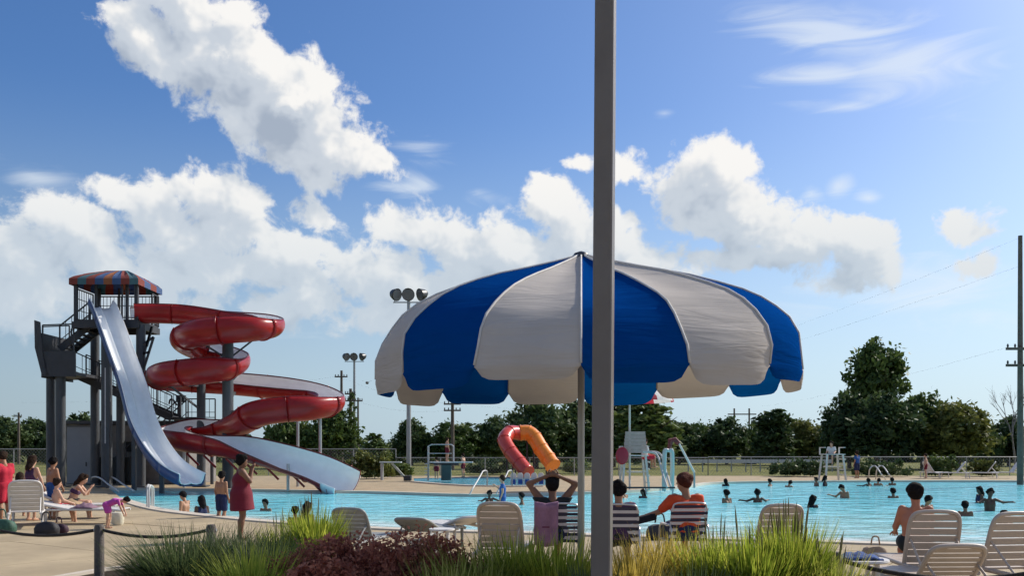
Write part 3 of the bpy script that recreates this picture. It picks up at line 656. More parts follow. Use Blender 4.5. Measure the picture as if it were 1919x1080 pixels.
# ------------------------------------------------------------------ white open slide
ws = thing('white_slide', 'wide open white slide running from tower into the pool', 'slide', G(350,926))
WO = Vector(ws.location)
spx = [(186,578,41.2),(191,586,40.9),(203,617,40.3),(219,662,39.6),(244,731,38.6),(262,797,37.6),(287,847,36.9),(314,881,36.2),(338,899,35.7),(358,909,35.3)]
sp = smooth_path([W(*p)-WO for p in spx], 5)
prof = [(x_*.68, z_*.85) for x_, z_ in [(-.86,.52),(-.82,.55),(-.77,.50),(-.72,.20),(-.62,.05),(-.36,0),(-.06,.03),(0,.10),(.06,.03),(.36,0),(.62,.05),(.72,.20),(.77,.50),(.82,.55),(.86,.52)]]
hd = (sp[-1]-sp[0]); hd.z = 0; hd.normalize(); sd = Vector((-hd.y, hd.x, 0))*-1
def ring_at(i, pr, off=0):
    t = (sp[min(i+1, len(sp)-1)]-sp[max(i-1, 0)]).normalized(); n = sd.cross(t).normalized()
    if n.z < 0: n = -n
    return [sp[i]+sd*x+n*(z-off) for x, z in pr]
b = MB(); b.grid([ring_at(i, prof) for i in range(len(sp))]); b.build('riding_surface', m_white, ws, smooth=50, solid=.02)
pr2 = [(x_*.68, z_*.85) for x_, z_ in [(-.83,.50),(-.79,.1),(-.66,-.06),(0,-.08),(.66,-.06),(.79,.1),(.83,.50)]]
for k in range(0, len(sp)-1, 9):
    e = min(k+9, len(sp)-1); b = MB(); b.grid([ring_at(i, pr2) for i in range(k, e+1)]); b.build('slide_section', m_bluefg, ws, smooth=50, solid=.02)
for i in (10, 22, 33):
    p = sp[i]; b = MB()
    b.beam((p.x, p.y, -WO.z-1.2 if i > 30 else -.03), (p.x, p.y, p.z-.1), .16); b.build('support_leg', m_steel2, ws)

# ------------------------------------------------------------------ red winding slide
rs = thing('red_slide', 'red winding flume slide with white inside looping to the pool', 'slide', ((450-CX)*40/F, 40, 0))
RO = Vector(rs.location)
rpx = [(248,583,41.4,0),(300,583,42.0,0),(355,586,42.4,0),(430,594,42.5,.08),(486,600,41.7,.1),(507,608,40.2,0),(478,614,38.6,-.25),(420,618,38.0,-.35),(370,624,38.3,-.3),(346,636,39.8,0),
       (372,652,41.8,.3),(415,664,41.9,.3),(442,675,40.4,.1),(415,689,38.6,-.3),(360,696,38.1,-.35),(312,700,38.8,-.2),(304,708,40.8,.1),(350,712,42.6,.35),(440,718,42.9,.42),(530,727,42.6,.42),(595,738,41.6,.25),(620,752,39.8,0),
       (585,762,38.3,-.25),(530,766,37.8,-.3),(480,775,37.9,-.25),(450,792,38.8,0),(410,803,40.6,.25),(355,805,41.4,.35),(322,813,40.0,.1),(345,822,38.6,-.05),(400,829,38.0,.05),(460,839,37.7,.3),(530,857,37.4,.4),(590,876,37.1,.38),(628,893,36.8,.3),(652,905,36.6,.2)]
rp_ = smooth_path([W(*p[:3])-RO for p in rpx], 7); bank = smooth_path([Vector((p[3], 0, 0)) for p in rpx], 7)
nR = len(rp_)
def flume_ring(i, r, a0, a1, n, flange=0):
    t = (rp_[min(i+1, nR-1)]-rp_[max(i-1, 0)]).normalized()
    up = Vector((0, -bank[i].x*1.5, 1)); sdv = t.cross(up).normalized(); u = sdv.cross(t).normalized()
    if u.z < 0: u = -u
    r = r*(1+.38*max(0, (i-nR*.86)/(nR*.14))**1.5)
    return [rp_[i]+(sdv*math.sin(a)*1.0-u*math.cos(a)*.92)*(r+flange) for a in [lerp(a0, a1, k/n) for k in range(n+1)]]
def spans(i):   # side walls: high on bends, the last run lower on the near side
    q = max(0, min(1, (i-nR*.865)/(nR*.05))); near, far = lerp(2.0, 1.35, q), lerp(2.0, 1.95, q)
    t = rp_[min(i+1, nR-1)]-rp_[max(i-1, 0)]
    # near is the side towards -y
    return (-far, near) if t.x > 0 else (-near, far)
b = MB(); b.grid([flume_ring(i, .60, *spans(i), 18) for i in range(nR)]); b.build('riding_surface', m_white, rs, smooth=60)
SEC = 10
for k in range(0, nR-1, SEC):
    e = min(k+SEC, nR-1); b = MB(); rows = [flume_ring(k, .64, *spans(k), 18, .06)]+[flume_ring(i, .64, *spans(i), 18) for i in range(k, e+1)]
    b.grid(rows); b.build('flume_section', m_red, rs, smooth=60, solid=.012)
# rolled rim along both edges
for s in (0, 1):
    b = MB(); b.tube([flume_ring(i, .62, *spans(i), 18)[0 if s else -1] for i in range(nR)], .035, 6); b.build('rim', mat('dark_red_rim', (.10,.012,.012), .4), rs, smooth=40)
# exit mouth in white
b = MB(); k0 = nR-9
b.grid([flume_ring(i, .665, -1.6, 1.6, 16) for i in range(k0, nR)]); b.build('exit_mouth', m_white, rs, smooth=60, solid=.02)
# supports
for px, D, top, r in ((427,39.2,625,.24),(377,42.0,665,.2)):
    p = W(px, 0, D)-RO; b = MB(); b.tube([(p.x, p.y, -.03), (p.x, p.y, W(0,top,D).z)], r, 16); c_ = b.build('column', m_steel2, rs, smooth=35); b = MB(); b.box((p.x, p.y, .02), (r*3.2, r*3.2, .06)); b.build('base_plate', m_steel2, c_)
def arm(c, e, low):
    b = MB(); a = W(*c)-RO; z = W(*e)-RO; b.beam(a, z, .12, .16); b.beam((a.x, a.y, a.z-low), a.lerp(z, .8), .08); b.build('support_arm', m_steel2, rs)
arm((427,632,39.2),(495,632,39.8),1.0); arm((427,640,39.2),(360,640,38.8),.8); arm((427,697,39.2),(455,697,40.2),.6)
arm((377,722,42),(300,722,39.6),1.2); arm((427,738,39.2),(440,738,42.2),.7); arm((427,800,39.2),(500,795,38.2),1.0); arm((427,772,39.2),(560,786,38.2),1.2)
for px, py, D in ((600,770,39.0),(558,762,42.3),(540,870,37.6),(345,820,41)):
    q = W(px, py, D)-RO; b = MB(); b.tube([(q.x, q.y, -.03), (q.x, q.y, q.z)], .07, 10); b.build('support_post', m_galv, rs, smooth=35)
for i in range(7):   # struts under the last run
    t = .83+i*.018; k = int(nR*t); q = rp_[k]; b = MB(); b.beam(q+Vector((0,-.1,-.62)), q+Vector((.5,0,-1.15)), .09); b.build('strut', m_red, rs)

# ------------------------------------------------------------------ pump house behind the tower
ph = thing('pump_house', 'low grey block pump house under the slide tower', 'building', (0,0,0))
px0, px1, pd0, pd1 = W(124,0,45.2).x, W(352,0,45.2).x, 45.2, 49.5; hz_ = W(0,796,45.2).z
m_block = mat('block_wall', (.20,.185,.175), .9, var=.12, scale=3, bump=.3)
m_metal = mat('door_metal', (.27,.275,.29), .55, var=.06, scale=2)
b = MB(); b.box(((px0+px1)/2, (pd0+pd1)/2, hz_/2-.02), (px1-px0, pd1-pd0, hz_)); b.build('wall', m_block, ph)
b = MB(); b.box(((px0+px1)/2, (pd0+pd1)/2, hz_+.1), (px1-px0+.5, pd1-pd0+.5, .16)); b.build('roof', mat('roof_edge', (.07,.07,.075), .7), ph)
# block courses as real pieces on the front
bw, bh = .60, .30; nx = int((px1-px0)/bw); nz = int(hz_/bh); dw = W(172,0,45).x
me0 = MB().box((0,0,0), (bw-.02, .04, bh-.02)).mesh('block'); me0.materials.append(m_block)
cnt = 0
for j in range(nz):
    for i in range(nx):
        x = px0+(i+.5+(.5 if j % 2 else 0))*bw; z = (j+.5)*bh
        if x+bw/2 > px1 or x < dw+.35 or x > W(345,0,45).x: continue
        if abs(x-W(240,0,45).x) < .5 and abs(z-W(0,838,45).z) < .45: continue
        o = bpy.data.objects.new('block', me0); C.objects.link(o); o.parent = ph; o.location = (x, pd0-.02, z); cnt += 1
b = MB(); b.box(((px0+dw)/2+.02, pd0-.025, hz_*.48), (dw-px0-.1, .05, hz_*.95)); dr = b.build('door', m_metal, ph); b = MB(); b.box((dw-.35, pd0-.07, 1.0), (.05, .05, .22)); b.build('handle', m_steel, dr)
b = MB(); b.box((W(240,0,45).x, pd0-.03, W(0,838,45).z), (.34, .06, .5)); b.build('vent', mat('vent_dark', (.01,.01,.01), .8), ph)
b = MB(); b.box((W(240,0,45).x, pd0-.045, W(0,838,45).z+.3), (.5, .07, .06)); b.build('vent_lintel', m_block, ph)
# screened equipment fence
ef = thing('equipment_fence', 'dark screened fence panel in front of the pump house', 'fence', (0,0,0))
ex0, ex1, eD = W(172,0,44.4).x, W(262,0,44.4).x, 44.4; ez = W(0,858,eD).z
n = 5
for i in range(n): b = MB(); a = lerp(ex0, ex1, i/n); c = lerp(ex0, ex1, (i+1)/n); b.box(((a+c)/2, eD, ez/2+.04), (c-a-.07, .02, ez-.08)); b.build('screen_panel', mat('dark_screen', (.02,.026,.028), .8, var=.2), ef)
for i in range(n+1): b = MB(); b.tube([(lerp(ex0, ex1, i/n), eD, -.03), (lerp(ex0, ex1, i/n), eD, ez+.05)], .035, 8); b.build('post', m_steel, ef)
# ------------------------------------------------------------------ chain-link fence round the deck
m_link = mat('fence_wire', (.30,.31,.31), .5, .4, var=.1)
def link_fence(a, c, h, label, step=3.0):
    a, c = Vector(a), Vector(c); L_ = (c-a).length; t = thing('chain_link_fence', label, 'fence', a, 0, 'chain link fences')
    d = (c-a)/L_; n = round(L_/step)
    for i in range(n+1): b = MB(); b.tube([d*L_*i/n+Vector((0,0,-.03)), d*L_*i/n+Vector((0,0,h))], .035, 6); b.build('post', m_link, t)
    b = MB(); b.tube([Vector((0,0,h)), d*L_+Vector((0,0,h))], .03, 6); b.build('top_rail', m_link, t)
    b = MB(); s = .22; k = int(L_/s); m_ = int(h/s)
    for i in range(-m_, k):
        for sg in (1, -1):
            q0, q1 = (i, i+m_) if sg == 1 else (i+m_, i); z0, z1 = 0, h
            t0, t1 = 0, 1
            p0 = Vector((d.x*s*q0, d.y*s*q0, z0)); p1 = Vector((d.x*s*q1, d.y*s*q1, z1))
            if min(q0, q1) < 0 or max(q0, q1)*s > L_: continue
            w = .008; nrm = Vector((0,0,w)); b.add([p0-nrm, p0+nrm, p1+nrm, p1-nrm], [(0,1,2,3)])
    o = b.build('wire_mesh', m_link, t); o['kind'] = 'stuff'
link_fence((-46, 61, 0), (-8, 61, 0), 1.8, 'chain link fence behind the slides on the left')
link_fence((-8, 61, 0), (13.5, 61, 0), 1.2, 'low chain link fence behind the diving pool')
link_fence((13.5, 61, 0), (58, 61, 0), 1.25, 'low pale topped chain link fence behind the main pool on the right')
# white board rail on the field behind the right part
bf = thing('field_barrier', 'long pale board barrier across the field behind the fence', 'barrier', (W(1290,0,72).x, 72, 0))
Lb = W(1560,0,72).x-W(1290,0,72).x
for i in range(10): b = MB(); b.box((Lb*(i+.5)/10, 0, .82), (Lb/10-.03, .04, .30)); b.build('board', mat('pale_board', (.5,.5,.5), .7), bf)
for i in range(11): b = MB(); b.box((Lb*i/10, .06, .45), (.09, .08, 1.0)); b.build('post', m_link, bf)
# ------------------------------------------------------------------ poles
m_pole = mat('pole_metal', (.33,.33,.33), .45, .5, var=.1, scale=4)
m_wood = mat('pole_wood', (.12,.095,.075), .9, var=.25, scale=3, bump=.5)
m_lamp = mat('lamp_black', (.02,.022,.025), .4)
def flood_pole(px, top, D, label, scale=1):
    z = W(0, top, D).z; t = thing('flood_light_pole', label, 'light pole', (W(px,0,D).x, D, -.03), 0, 'flood light poles')
    b = MB(); b.tube([(0,0,0), (0,0,z+.1)], [.17, .11], 12); b.build('pole', m_pole, t, smooth=35)
    b = MB(); b.beam((-1.05,0,z-.55), (1.05,0,z-.55), .07)
    for x in (-.95, 0, .95): b.beam((x,0,z-.55), (x,0,z-.25), .06)
    b.build('cross_arm', m_pole, t)
    for x, a in ((-1.0, .9), (0, 0), (1.0, -.9)):
        b = MB(); q = Matrix.Rotation(a, 3, 'Z')
        b.tube([q @ Vector((0,.28,.12))+Vector((x,0,z)), q @ Vector((0,.1,.06))+Vector((x,0,z)), q @ Vector((0,-.22,-.05))+Vector((x,0,z)), q @ Vector((0,-.30,-.07))+Vector((x,0,z))], [.14,.30,.42,.44], 14); lh = b.build('lamp_head', m_lamp, t, smooth=40); b = MB(); b.tube([q @ Vector((0,-.305,-.071))+Vector((x,0,z)), q @ Vector((0,-.315,-.073))+Vector((x,0,z))], .40, 14); b.build('lens', mat('lamp_lens', (.12,.13,.14), .15), lh)
    return t
flood_pole(766, 551, 60, 'tall grey flood light pole with three lamps behind the umbrella')
flood_pole(664, 668, 96, 'distant flood light pole with three lamps above the red slide end')
def util_pole(px, top, D, arms, label, w=.15, armw=1.2, name='utility_pole', z0=-.05, lean=0):
    z = W(0, top, D).z; t = thing(name, label, 'utility pole', (W(px,0,D).x, D, z0), 0, 'wooden utility poles')
    b = MB(); b.tube([(0,0,0), (lean*z,0,z)], [w*1.15, w*.75], 12); b.build('pole', m_wood, t, smooth=35)
    for py in arms:
        az = W(0, py, D).z; b = MB(); b.box((lean*az, -w-.05, az), (armw*2, .1, .13)); ca_ = b.build('cross_arm', m_wood, t)
        for s in (-.9, -.45, .45, .9): b = MB(); b.tube([(lean*az+s*armw,-w-.05,az+.05),(lean*az+s*armw,-w-.05,az+.15),(lean*az+s*armw,-w-.05,az+.25)], [.03,.06,.03], 6); b.build('insulator', m_lamp, ca_)
    return t
util_pole(35, 773, 112, [780], 'small wooden utility pole at the far left above the trees', .16, .5)
util_pole(640, 694, 90, [706], 'wooden utility pole with one cross arm behind the end of the red slide', .16, .65)
util_pole(657, 728, 84, [738,751], 'leaf draped utility pole at the right end of the red slide', .18, .5)
util_pole(671, 745, 92, [751], 'thin short utility pole right of the red slide', .12, .5)
util_pole(848, 715, 78, [757,769], 'wooden utility pole with two cross arms below the umbrella left side', .16, .75)
rp2 = util_pole(1912, 440, 45, [653,684], 'tall dark wooden utility pole at the right edge', .135, .82)
t = thing('power_structure', 'distant twin pole power line structure above the treeline', 'utility pole', (W(1390,0,230).x, 230, 0))
for px in (1376, 1404): b = MB(); x = W(px,0,230).x-W(1390,0,230).x; b.tube([(x,0,0), (x,0,W(0,766,230).z)], .22, 8); b.build('pole', m_wood, t)
b = MB(); b.box((0,-.3,W(0,777,230).z), (7.4,.2,.3)); b.build('cross_arm', m_wood, t)
# vine on the pole near the slide
vt = thing('vine', 'green vine climbing the pole at the right end of the red slide', 'vine', (W(657,0,83.6).x, 83.6, 0))
o = bpy.data.objects.new('foliage', crown_mesh('foliage', [(0,0,3,.5,.4,2.6),(.2,0,5.2,.6,.4,1.0),(0,0,6.6,.4,.3,.8)], 1800, .12, ML[1], clumps=50)); C.objects.link(o); o.parent = vt
m_cable = mat('cable', (.03,.03,.035), .6)
def cable(a, c, sag, label, r=.02):
    a, c = Vector(a), Vector(c); P = [a.lerp(c, i/16)-Vector((0,0,sag*4*(i/16)*(1-i/16))) for i in range(17)]
    b = MB(); b.tube([p-a for p in P], r, 4); o = b.build('power_line', m_cable); o.location = a; tag(o, label, 'cable', 'overhead power lines')
cable(W(1908,447,45), W(1180,700,170), 1.2, 'topmost power line falling left from the right utility pole', .003)
cable(W(1908,500,45), W(1150,720,170), 1.2, 'second power line from the top of the right utility pole', .003)
cable(W(1890,651,45), W(1390,762,230), 1.0, 'power line from the upper arm of the right pole to the twin pole structure', .003)
cable(W(640,704,90), W(35,755,112), .8, 'power line crossing left behind the slide tower', .003)
cable(W(848,757,78), W(640,708,90), .5, 'power line between the two utility poles left of the umbrella', .003)
cable(W(848,769,78), W(671,753,92), .5, 'lower power line left of the umbrella', .003)
cable(W(848,757,78), W(1376,778,230), 1.0, 'power line running right below the umbrella', .003)
# bird
b = MB(); b.ball((0,0,0), (.09,.2,.08), 8, 6); b.add([(0,.05,.02),(0,-.1,.02),(-.38,-.06,.16)], [(0,1,2)]); b.add([(0,.05,.02),(0,-.1,.02),(.38,-.06,.16)], [(0,2,1)]); b.add([(0,-.15,0),(-.06,-.33,0),(.06,-.33,0)], [(0,1,2)])
o = b.build('bird', m_lamp); o.location = W(688,718,48); tag(o, 'small dark bird flying left of the umbrella', 'bird')
# ------------------------------------------------------------------ diving boards
def dive_board(px0, px1, py, D, zbase, label, tall):
    p0, p1 = W(px0, py, D), W(px1, py, D); t = thing('diving_board', label, 'diving board', (p0.x, D, 0), 0, 'diving boards')
    L_ = p1.x-p0.x; b = MB(); b.box((L_/2, 0, p0.z), (L_, .5, .06)); b.build('board', mat('board_pale', (.55,.6,.62), .6), t)
    if tall:
        b = MB(); b.box((L_*.38, 0, p0.z/2-.05), (.55, .5, p0.z-.14)); b.build('pedestal', mat('pedestal', (.05,.09,.09), .7), t)
        b = MB(); b.box((L_*.38, 0, p0.z-.10), (1.4, .5, .1)); b.build('bracket', m_steel, t)
        for y in (-.3, .3):
            b = MB(); z = p0.z; b.tube([(-.1,y,0),(-.1,y,z+.9),(.1,y,z+1.0),(L_*.5,y,z+1.0),(L_*.55,y,z+.9),(L_*.55,y,z)], .03, 8)
            b.tube([(-.1,y,z+.5),(L_*.5,y,z+.5)], .022, 8); b.build('handrail', m_galv, t, smooth=40)
        for i in range(5): b = MB(); b.box((-.2, 0, p0.z*(i+.7)/5.2), (.18,.55,.04)); b.build('step', m_galv, t)
    else:
        b = MB(); b.beam((L_*.55,0,p0.z-.04), (L_*1.28,0,.02), .16, .12); b.build('stand', mat('stand_pale', (.45,.47,.42), .6), t)
        b = MB(); b.box((L_*.1,0,p0.z/2-.02), (.12,.4,p0.z-.1)); b.build('stand', m_galv, t)
        b = MB(); b.box((L_*1.3,0,.14), (.4,.55,.28)); b.build('anchor', m_steel, t)
dive_board(712, 752, 867, 50, 0, 'low diving board with slanting pale stand left of the diving tower', 0)
dive_board(806, 886, 867, 50, 0, 'taller diving board on a dark pedestal with rails', 1)
# ------------------------------------------------------------------ tube slides
def tube_slide(pts, r, m, label, name, feet):
    P = [W(*p) for p in pts]; o0 = P[0].copy(); o0.z = 0; t = thing(name, label, 'slide', o0, 0, 'small tube slides')
    Q = smooth_path([p-o0 for p in P], 6); n = 14
    b = MB(); b.tube(Q, r, n, cap=False); b.build('tube', m, t, smooth=40, solid=.03)
    for k in range(0, len(Q), 6):
        d = (Q[min(k+1, len(Q)-1)]-Q[max(k-1, 0)]).normalized(); b = MB(); b.tube([Q[k]-d*.04, Q[k]+d*.04], r+.05, n); b.build('flange', m, t, smooth=40)
    for px, py, D in feet:
        q = W(px, py, D)-o0; b = MB(); b.tube([(q.x,q.y,-.03), (q.x,q.y,q.z)], .06, 8); b.build('support_post', m_steel, t)
tube_slide([(972,812,59.6),(955,812,59.0),(946,826,58.2),(957,848,57.4),(973,868,56.8),(988,886,56.2)], .46, mat('tube_red', (.60,.05,.03), .3, var=.1, coat=.3), 'red tube slide curling down towards the diving pool', 'tube_slide', [(950,838,58.6),(966,858,57.6)])
tube_slide([(976,812,59.6),(990,812,59.6),(1002,822,59.4),(1014,842,58.8),(1027,860,58.4),(1036,873,58)], .50, mat('tube_orange', (.85,.25,.015), .3, var=.1, coat=.3), 'orange tube slide leaning right beside the red one', 'tube_slide', [(1000,832,59.8),(1024,858,58.9)])
tt = thing('tube_slide_tower', 'dark post and deck between the red and orange tube slides', 'tower', (W(974,0,60.0).x, 60.0, 0))
b = MB()
for x in (-.5, .5): b.beam((x,0,-.03), (x,0,W(0,800,60).z), .12)
b.build('post', m_steel, tt); b = MB(); b.box((0,.5,W(0,826,60).z), (1.3,1.3,.1)); b.build('deck', m_steel, tt)
# ------------------------------------------------------------------ handrails and ladders
m_chrome = mat('stainless', (.48,.47,.46), .4, 0, var=.05)
def rail_pair(pts, dy, label, r=.028, name='pool_handrail'):
    P = [Vector(p) for p in pts]; o0 = P[0].copy(); o0.z = 0; t = thing(name, label, 'handrail', o0, 0, 'pool handrails')
    for s in (0, 1): b = MB(); b.tube(smooth_path([p-o0+Vector(dy)*s for p in P], 5), r, 8); b.build('rail', m_chrome, t, smooth=40)
rail_pair([W(880,928,33.2), W(886,916,33.4), W(894,903,33.9), W(902,889,34.5), W(905,884,34.7), W(911,883,35.1), W(913,888,35.4), W(913,912,35.6)], (1.0,.35,0), 'pair of slanting steel handrails at the far pool edge left of centre')
rail_pair([G(172,906), W(172,896,41.5), W(186,896,40), W(205,910,37), G(222,926)+Vector((0,0,.1))], (.45,.35,0), 'sloping steel handrails at the left end of the pool', .035)
rail_pair([G(276,953), W(276,914,26.2), W(281,911,26.6), W(284,918,27), W(284,948,27.2)], (.18,-.3,0), 'steel ladder rails at the near left pool edge', .028, 'pool_ladder')
rail_pair([W(1205,848,37.5), W(1222,848,37.4), W(1233,856,37.2), W(1241,885,36.6), W(1250,914,36.0)], (.22,.35,0), 'white topped handrail beside the lifeguard chair', .045)
rail_pair([G(1246,921), W(1247,850,36.6), W(1254,846,36.6), W(1261,850,36.6), G(1261,920)], (0,.4,0), 'grey upright hoop rails behind the man in orange', .06)
rail_pair([G(1628,899), W(1630,880,51), W(1640,874,51), W(1652,890,50), G(1660,899)], (.5,.2,0), 'pale handrails at the far pool edge on the right', .035)
# ------------------------------------------------------------------ big grey pole in front
m_bigpole = mat('big_pole_metal', (.165,.145,.13), .45, 0, spec=.3, var=.14, scale=1.3, tint=(.165,.15,.14))
bp_ = thing('steel_pole', 'tall square grey steel pole standing in front of the umbrella', 'pole', (W(1126,0,5.3).x-.002, 5.3, .05))
b = MB(); hs = .0575; rows = []
for z, dx, q in ((0,0,1),(3.6,.026,.985),(7.2,.052,.97)): rows.append([Vector((dx+x*q*hs, y*q*hs, z)) for x, y in ((-1,-.86),(-.86,-1),(.86,-1),(1,-.86),(1,.86),(.86,1),(-.86,1),(-1,.86))])
b.grid(rows, closed=True); b.build('shaft', m_bigpole, bp_)
b = MB(); b.box((0,0,.012), (.3,.3,.024)); b.build('base_plate', m_galv, bp_, bevel=.004)
for x in (-.11,.11):
    for y in (-.11,.11): b = MB(); b.tube([(x,y,.02),(x,y,.06)], .014, 6); b.build('bolt', m_galv, bp_)
b = MB(); b.box((.052,0,7.215), (.12,.12,.03)); b.build('cap', m_bigpole, bp_); bp_.rotation_euler = (0, 0, R(-15.5))
# ------------------------------------------------------------------ striped umbrella
def mat_canvas(name, col, tr, thru, rough=.75):
    m = bpy.data.materials.new(name); m.use_nodes = True; N, L = m.node_tree.nodes, m.node_tree.links; p = N['Principled BSDF']
    tc = N.new('ShaderNodeTexCoord')
    n0 = N.new('ShaderNodeTexNoise'); n0.inputs['Scale'].default_value = 3; n0.inputs['Detail'].default_value = 5; L.new(tc.outputs['Object'], n0.inputs[0])
    rp = N.new('ShaderNodeValToRGB'); rp.color_ramp.elements[0].position = .3; rp.color_ramp.elements[0].color = (*[c*.9 for c in col], 1); rp.color_ramp.elements[1].position = .7; rp.color_ramp.elements[1].color = (*col, 1); L.new(n0.outputs[0], rp.inputs[0])
    L.new(rp.outputs[0], p.inputs['Base Color']); p.inputs['Roughness'].default_value = rough; p.inputs['Specular IOR Level'].default_value = 0
    # long creases round the canopy
    mp = N.new('ShaderNodeMapping'); mp.inputs['Scale'].default_value = (1.0,1.0,7); L.new(tc.outputs['Object'], mp.inputs[0])
    n1 = N.new('ShaderNodeTexNoise'); n1.inputs['Scale'].default_value = 1.4; n1.inputs['Detail'].default_value = 3; n1.inputs['Distortion'].default_value = .5; L.new(mp.outputs[0], n1.inputs[0])
    bp = N.new('ShaderNodeBump'); bp.inputs['Strength'].default_value = .55; bp.inputs['Distance'].default_value = .04; L.new(n1.outputs[0], bp.inputs['Height']); L.new(bp.outputs[0], p.inputs['Normal'])
    t = N.new('ShaderNodeBsdfTranslucent'); t.inputs[0].default_value = (*thru, 1); mx = N.new('ShaderNodeMixShader'); mx.inputs[0].default_value = tr
    L.new(p.outputs[0], mx.inputs[1]); L.new(t.outputs[0], mx.inputs[2]); L.new(mx.outputs[0], N['Material Output'].inputs[0]); return m
m_cblue = mat_canvas('blue_canvas', (.002,.052,.245), .16, (.003,.14,.46)); m_cwhite = mat_canvas('white_canvas', (.56,.515,.475), .13, (.66,.56,.44))
m_pipe = mat('white_piping', (.72,.70,.67), .7, transl=.2)
UD = 7.5
um = thing('umbrella', 'large blue and white striped pool umbrella with scalloped edge', 'umbrella', (W(1089,0,UD).x, UD, .05))
UZ = W(0,478,UD).z-.05
# the canopy is not a true round: taut and low towards the viewer, fuller to the sides
PFr = [.02,.14,.30,.52,.70,.88,1.05,1.20,1.33,1.45,1.54,1.60,1.63]; PFd = [0,.06,.135,.235,.315,.395,.475,.55,.63,.73,.84,.96,1.08]
PLr = [.02,.14,.30,.57,.85,1.05,1.22,1.37,1.50,1.60,1.665,1.70,1.715]; PLd = [0,.045,.09,.165,.235,.30,.37,.455,.55,.66,.79,.93,1.08]
PRr = [.02,.15,.32,.61,.91,1.13,1.32,1.47,1.60,1.69,1.75,1.78,1.79]; PRd = [0,.04,.08,.15,.22,.29,.36,.43,.51,.60,.73,.88,1.02]
PR = PFr
NP = 14; A0 = R(-4.5)
def wob(th, k): return .010*math.sin(3*th+k*1.7)+.006*math.sin(7*th+k*.9)
def ridge(k, th):   # point on the frame at angle th measured from the viewer's side
    q = k/(len(PR)-1); f = max(0, math.cos(th))**3; s = .5+.5*math.sin(th); s = s*s*(3-2*s)
    r = lerp(lerp(PLr[k], PRr[k], s), PFr[k], f); d = lerp(lerp(PLd[k], PRd[k], s), PFd[k], f)
    return r*(1+wob(th, k)*q), UZ-d
for i in range(NP):
    a, c = A0+2*math.pi*i/NP, A0+2*math.pi*(i+1)/NP; rows = []; M_ = 14
    for k in range(len(PR)):
        row = []
        for j in range(M_+1):
            t = j/M_; th = lerp(a, c, t); r, z = ridge(k, th); q = k/(len(PR)-1)
            hang = math.sin(math.pi*t); r *= 1-.022*hang*(1-q**2)+.012*hang*q**2     # tight between ribs above, full below
            z -= .028*hang*math.sin(math.pi*q)
            row.append(Vector((math.sin(th)*r, -math.cos(th)*r, z)))
        rows.append(row)
    drop = .118+.025*math.sin(i*2.3)
    for s in (.35, .7, 1.0):
        row = []
        for j in range(M_+1):
            t = j/M_; th = lerp(a, c, t); r, z = ridge(len(PR)-1, th); e = 1-abs(2*t-1)**8
            row.append(Vector((math.sin(th)*(r*(1.008-.012*s)), -math.cos(th)*(r*(1.008-.012*s)), z-drop*s*e-.012)))
        rows.append(row)
    b = MB(); b.grid(rows); o = pn = b.build('canopy_panel', m_cblue if i % 2 == 0 else m_cwhite, um, smooth=True)
    o['label'] = 'blue canvas panel' if i % 2 == 0 else 'white canvas panel'
    b = MB(); P = [Vector((math.sin(a)*(ridge(k, a)[0]+.004), -math.cos(a)*(ridge(k, a)[0]+.004), ridge(k, a)[1]+.004)) for k in range(len(PR))]
    b.tube(P, .009, 6); b.build('seam_piping', m_pipe, pn, smooth=True)
    b = MB(); b.tube([p*1 + Vector((-math.sin(a)*.03, math.cos(a)*.03, -.03)) for p in P[1:-3]], .009, 6); rb = b.build('rib', m_galv, um, smooth=True)
    b = MB(); m5 = P[5]; b.tube([Vector((0,0,UZ-.78)), Vector((m5.x*.95, m5.y*.95, m5.z-.05))], .008, 5); b.build('strut', m_galv, rb)
b = MB(); b.tube([(0,0,0),(0,0,UZ-.02)], .029, 16); b.build('pole', mat('umbrella_pole', (.36,.34,.32), .35, .6, var=.06), um, smooth=35)
b = MB(); b.tube([(0,0,UZ-.84),(0,0,UZ-.72)], .05, 12); b.build('runner', m_galv, um, smooth=35)
b = MB(); b.tube([(0,0,UZ-.02),(0,0,UZ+.012),(0,0,UZ+.03)], [.075,.06,.015], 14); b.build('finial', mat('dark_cap', (.03,.035,.05), .5), um, smooth=35)

# ------------------------------------------------------------------ rope fence
m_post = mat('rope_post_wood', (.10,.085,.075), .85, var=.25, scale=6, bump=.5)
m_rope = mat('dark_rope', (.025,.022,.02), .9, var=.3, scale=40, bump=1, bscale=90)
posts = []
for px, D, label in ((186,11.5,'short wooden rope post on the left beside the open concrete'),(396,11.2,'short wooden rope post rising out of the dark grass'),(1565,8.2,'short wooden rope post hidden in the bright grass on the right'),(2010,7.8,None),(-60,12.6,None)):
    p = W(px,0,D); ztop = {186: W(0,984,D).z, 396: W(0,984,D).z}.get(px, .76); posts.append(Vector((p.x, p.y, ztop-.06)))
    if label:
        t = thing('rope_post', label, 'post', (p.x, p.y, 0), 0, 'posts of the rope fence')
        b = MB(); b.tube([(0,0,0),(0,0,ztop-.03),(0,0,ztop)], [.062,.06,.045], 14); b.build('post', m_post, t, smooth=40)
        b = MB(); b.tube([(-.068,0,ztop-.07),(.068,0,ztop-.07)], .02, 8); b.build('rope_eye', m_galv, t)
def rope(a, c, sag, label, r=.021):
    P = [a.lerp(c, i/18)-Vector((0,0,sag*4*(i/18)*(1-i/18))) for i in range(19)]; b = MB()
    b.tube([p-a for p in P], r, 8); o = b.build('rope', m_rope, smooth=True); o.location = a; tag(o, label, 'rope', 'ropes of the fence')
rope(posts[4], posts[0], .14, 'dark sagging rope left of the leftmost wooden post')
rope(posts[0], posts[1], .10, 'dark rope between the two posts on the left')
rope(posts[2], posts[3], .16, 'dark rope in front of the white loungers at lower right')

